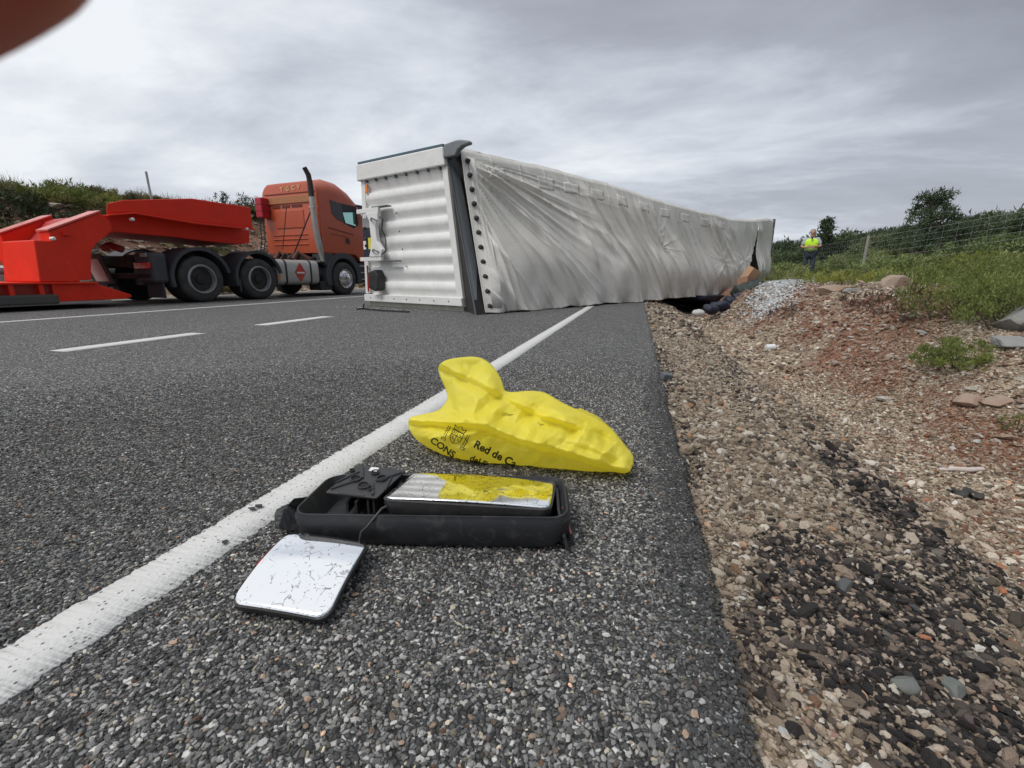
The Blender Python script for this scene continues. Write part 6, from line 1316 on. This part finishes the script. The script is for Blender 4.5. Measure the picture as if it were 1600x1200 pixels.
E_ = [('pel', 'sp'), ('sp', 'ch'), ('ch', 'nk'), ('nk', 'hd0'), ('hd0', 'hd1'), ('hd1', 'hd2'), ('ch', 'shL'), ('shL', 'elL'), ('elL', 'wrL'), ('wrL', 'haL'), ('ch', 'shR'), ('shR', 'elR'), ('elR', 'wrR'), ('wrR', 'haR'), ('pel', 'hpL'), ('hpL', 'knL'), ('knL', 'anL'), ('anL', 'toL'), ('pel', 'hpR'), ('hpR', 'knR'), ('knR', 'anR'), ('anR', 'toR')]
rd = dict(pel=0.13, sp=0.125, ch=0.12, nk=0.055, hd0=0.07, hd1=0.088, hd2=0.07, shL=0.045, elL=0.042, wrL=0.03, haL=0.035, shR=0.045, elR=0.042, wrR=0.03, haR=0.035, hpL=0.085, knL=0.06, anL=0.042, toL=0.035, hpR=0.085, knR=0.06, anR=0.042, toR=0.035)
skinned('body', [J[k] for k in keys], [(ix[a], ix[b_]) for a, b_ in E_], [rd[k] for k in keys], skin, person)
def garment(name, ks, es, grow, mat, over={}):
    i2 = {k: i for i, k in enumerate(ks)}; pts = [over.get(k, (J.get(k), None))[0] or J[k] for k in ks]
    return skinned(name, pts, [(i2[a], i2[b_]) for a, b_ in es], [over[k][1] if k in over else rd[k]+grow for k in ks], mat, person)
garment('trousers', ['pel', 'hpL', 'knL', 'anL', 'hpR', 'knR', 'anR'], [('pel', 'hpL'), ('hpL', 'knL'), ('knL', 'anL'), ('pel', 'hpR'), ('hpR', 'knR'), ('knR', 'anR')], 0.022, jeans)
garment('shirt', ['pel', 'sp', 'ch', 'nkb', 'shL', 'elL', 'shR', 'elR'], [('pel', 'sp'), ('sp', 'ch'), ('ch', 'nkb'), ('ch', 'shL'), ('shL', 'elL'), ('ch', 'shR'), ('shR', 'elR')], -0.01, shirt, {'nkb': ((0, 0, 1.43), 0.07), 'shL': ((-0.18, 0, 1.38), 0.085), 'shR': ((0.18, 0, 1.38), 0.085), 'elL': ((-0.27, -0.04, 1.19), 0.07), 'elR': ((0.27, -0.04, 1.19), 0.07)})
vo_ = garment('vest', ['b0', 'b1', 'b2', 'b3', 'sl', 'sr'], [('b0', 'b1'), ('b1', 'b2'), ('b2', 'b3'), ('b2', 'sl'), ('b2', 'sr')], 0, vestm, {'b0': ((0, 0, 0.92), (0.22, 0.18)), 'b1': ((0, 0, 1.15), (0.215, 0.175)), 'b2': ((0, 0, 1.30), (0.23, 0.18)), 'b3': ((0, 0.01, 1.43), (0.14, 0.12)), 'sl': ((-0.17, 0, 1.40), 0.125), 'sr': ((0.17, 0, 1.40), 0.125)})
b = MB()
for z_ in (1.02,): b.lathe((0, 0, z_), (0, 0, 1), [(0, 0.19), (0.04, 0.19)], 24)
b.build('reflective_band', simple('reflective', (0.55, 0.58, 0.5), 0.3), person, True)
b = MB(); b.prism([(-0.05, 1.47), (0.05, 1.47), (0.0, 1.33)], lambda p, d: (p[0], d, p[1]), -0.185, -0.17); b.build('collar_opening', simple('dark_shirt_front', (0.05, 0.05, 0.05), 0.8), person)
b = MB()
for sx in (-1, 1): b.tube([(sx*0.105, 0.04, 0.05), (sx*0.11, -0.05, 0.05), (sx*0.125, -0.15, 0.035)], [0.05, 0.05, 0.035], 8)
b.build('shoes', shoe, person, True)
b = MB(); b.lathe((0, 0.005, 1.655), (0, 0.15, 1), [(-0.04, 0.096), (0.02, 0.094), (0.06, 0.075), (0.085, 0.03)], 16); b.build('hair', simple('grey_hair', (0.30, 0.27, 0.25), 0.9), person, True)
b = MB()
for hx_, hy, hz, sx in ((0.03, -0.29, 1.11, 1), (-0.03, -0.27, 1.15, -1)):
    for k in range(4): b.tube([(hx_, hy-0.01, hz+0.02-0.018*k), (hx_+sx*0.05, hy-0.012, hz+0.015-0.02*k), (hx_+sx*(0.085-0.006*abs(k-1)), hy+0.01, hz+0.012-0.02*k)], [0.010, 0.009, 0.007], 5)
    b.tube([(hx_, hy, hz+0.03), (hx_+sx*0.03, hy-0.01, hz+0.055)], [0.011, 0.008], 5)
b.tube([(0, -0.105, 1.635), (0, -0.125, 1.60), (0, -0.11, 1.59)], [0.010, 0.016, 0.010], 6)
b.build('fingers_and_nose', skin, person, True)

# ------------------------------------------------------------------ the photographer's fingertip across the corner of the lens
fm, t = newmat('finger_skin'); finish(t, (0.30, 0.085, 0.060), 0.5, 0, None, **{'Subsurface Weight': 0.15})
D_ = 0.035
def cpix(u, v, d): return np.array([0, 0, CAMH])+ray(u, v)*d
a0 = cpix(-420, -10, D_); a1 = cpix(-200, -80, D_); a2 = cpix(-60, -160, D_); a3 = cpix(20, -250, D_)
rr_ = 0.0085
fb = MB(); pts = []; rad = []
for f in np.linspace(0, 1, 14):
    p = a0*(1-f)**3+3*a1*f*(1-f)**2+3*a2*f*f*(1-f)+a3*f**3; pts.append(tuple(p)); rad.append(rr_*(1.0 if f < 0.7 else math.sqrt(max(0.02, 1-((f-0.7)/0.31)**2))))
fb.tube(pts, rad, 20); finger = fb.build('fingertip', fm, None, True); tag(finger, 'blurred reddish fingertip covering the top left corner close to the camera', 'finger')
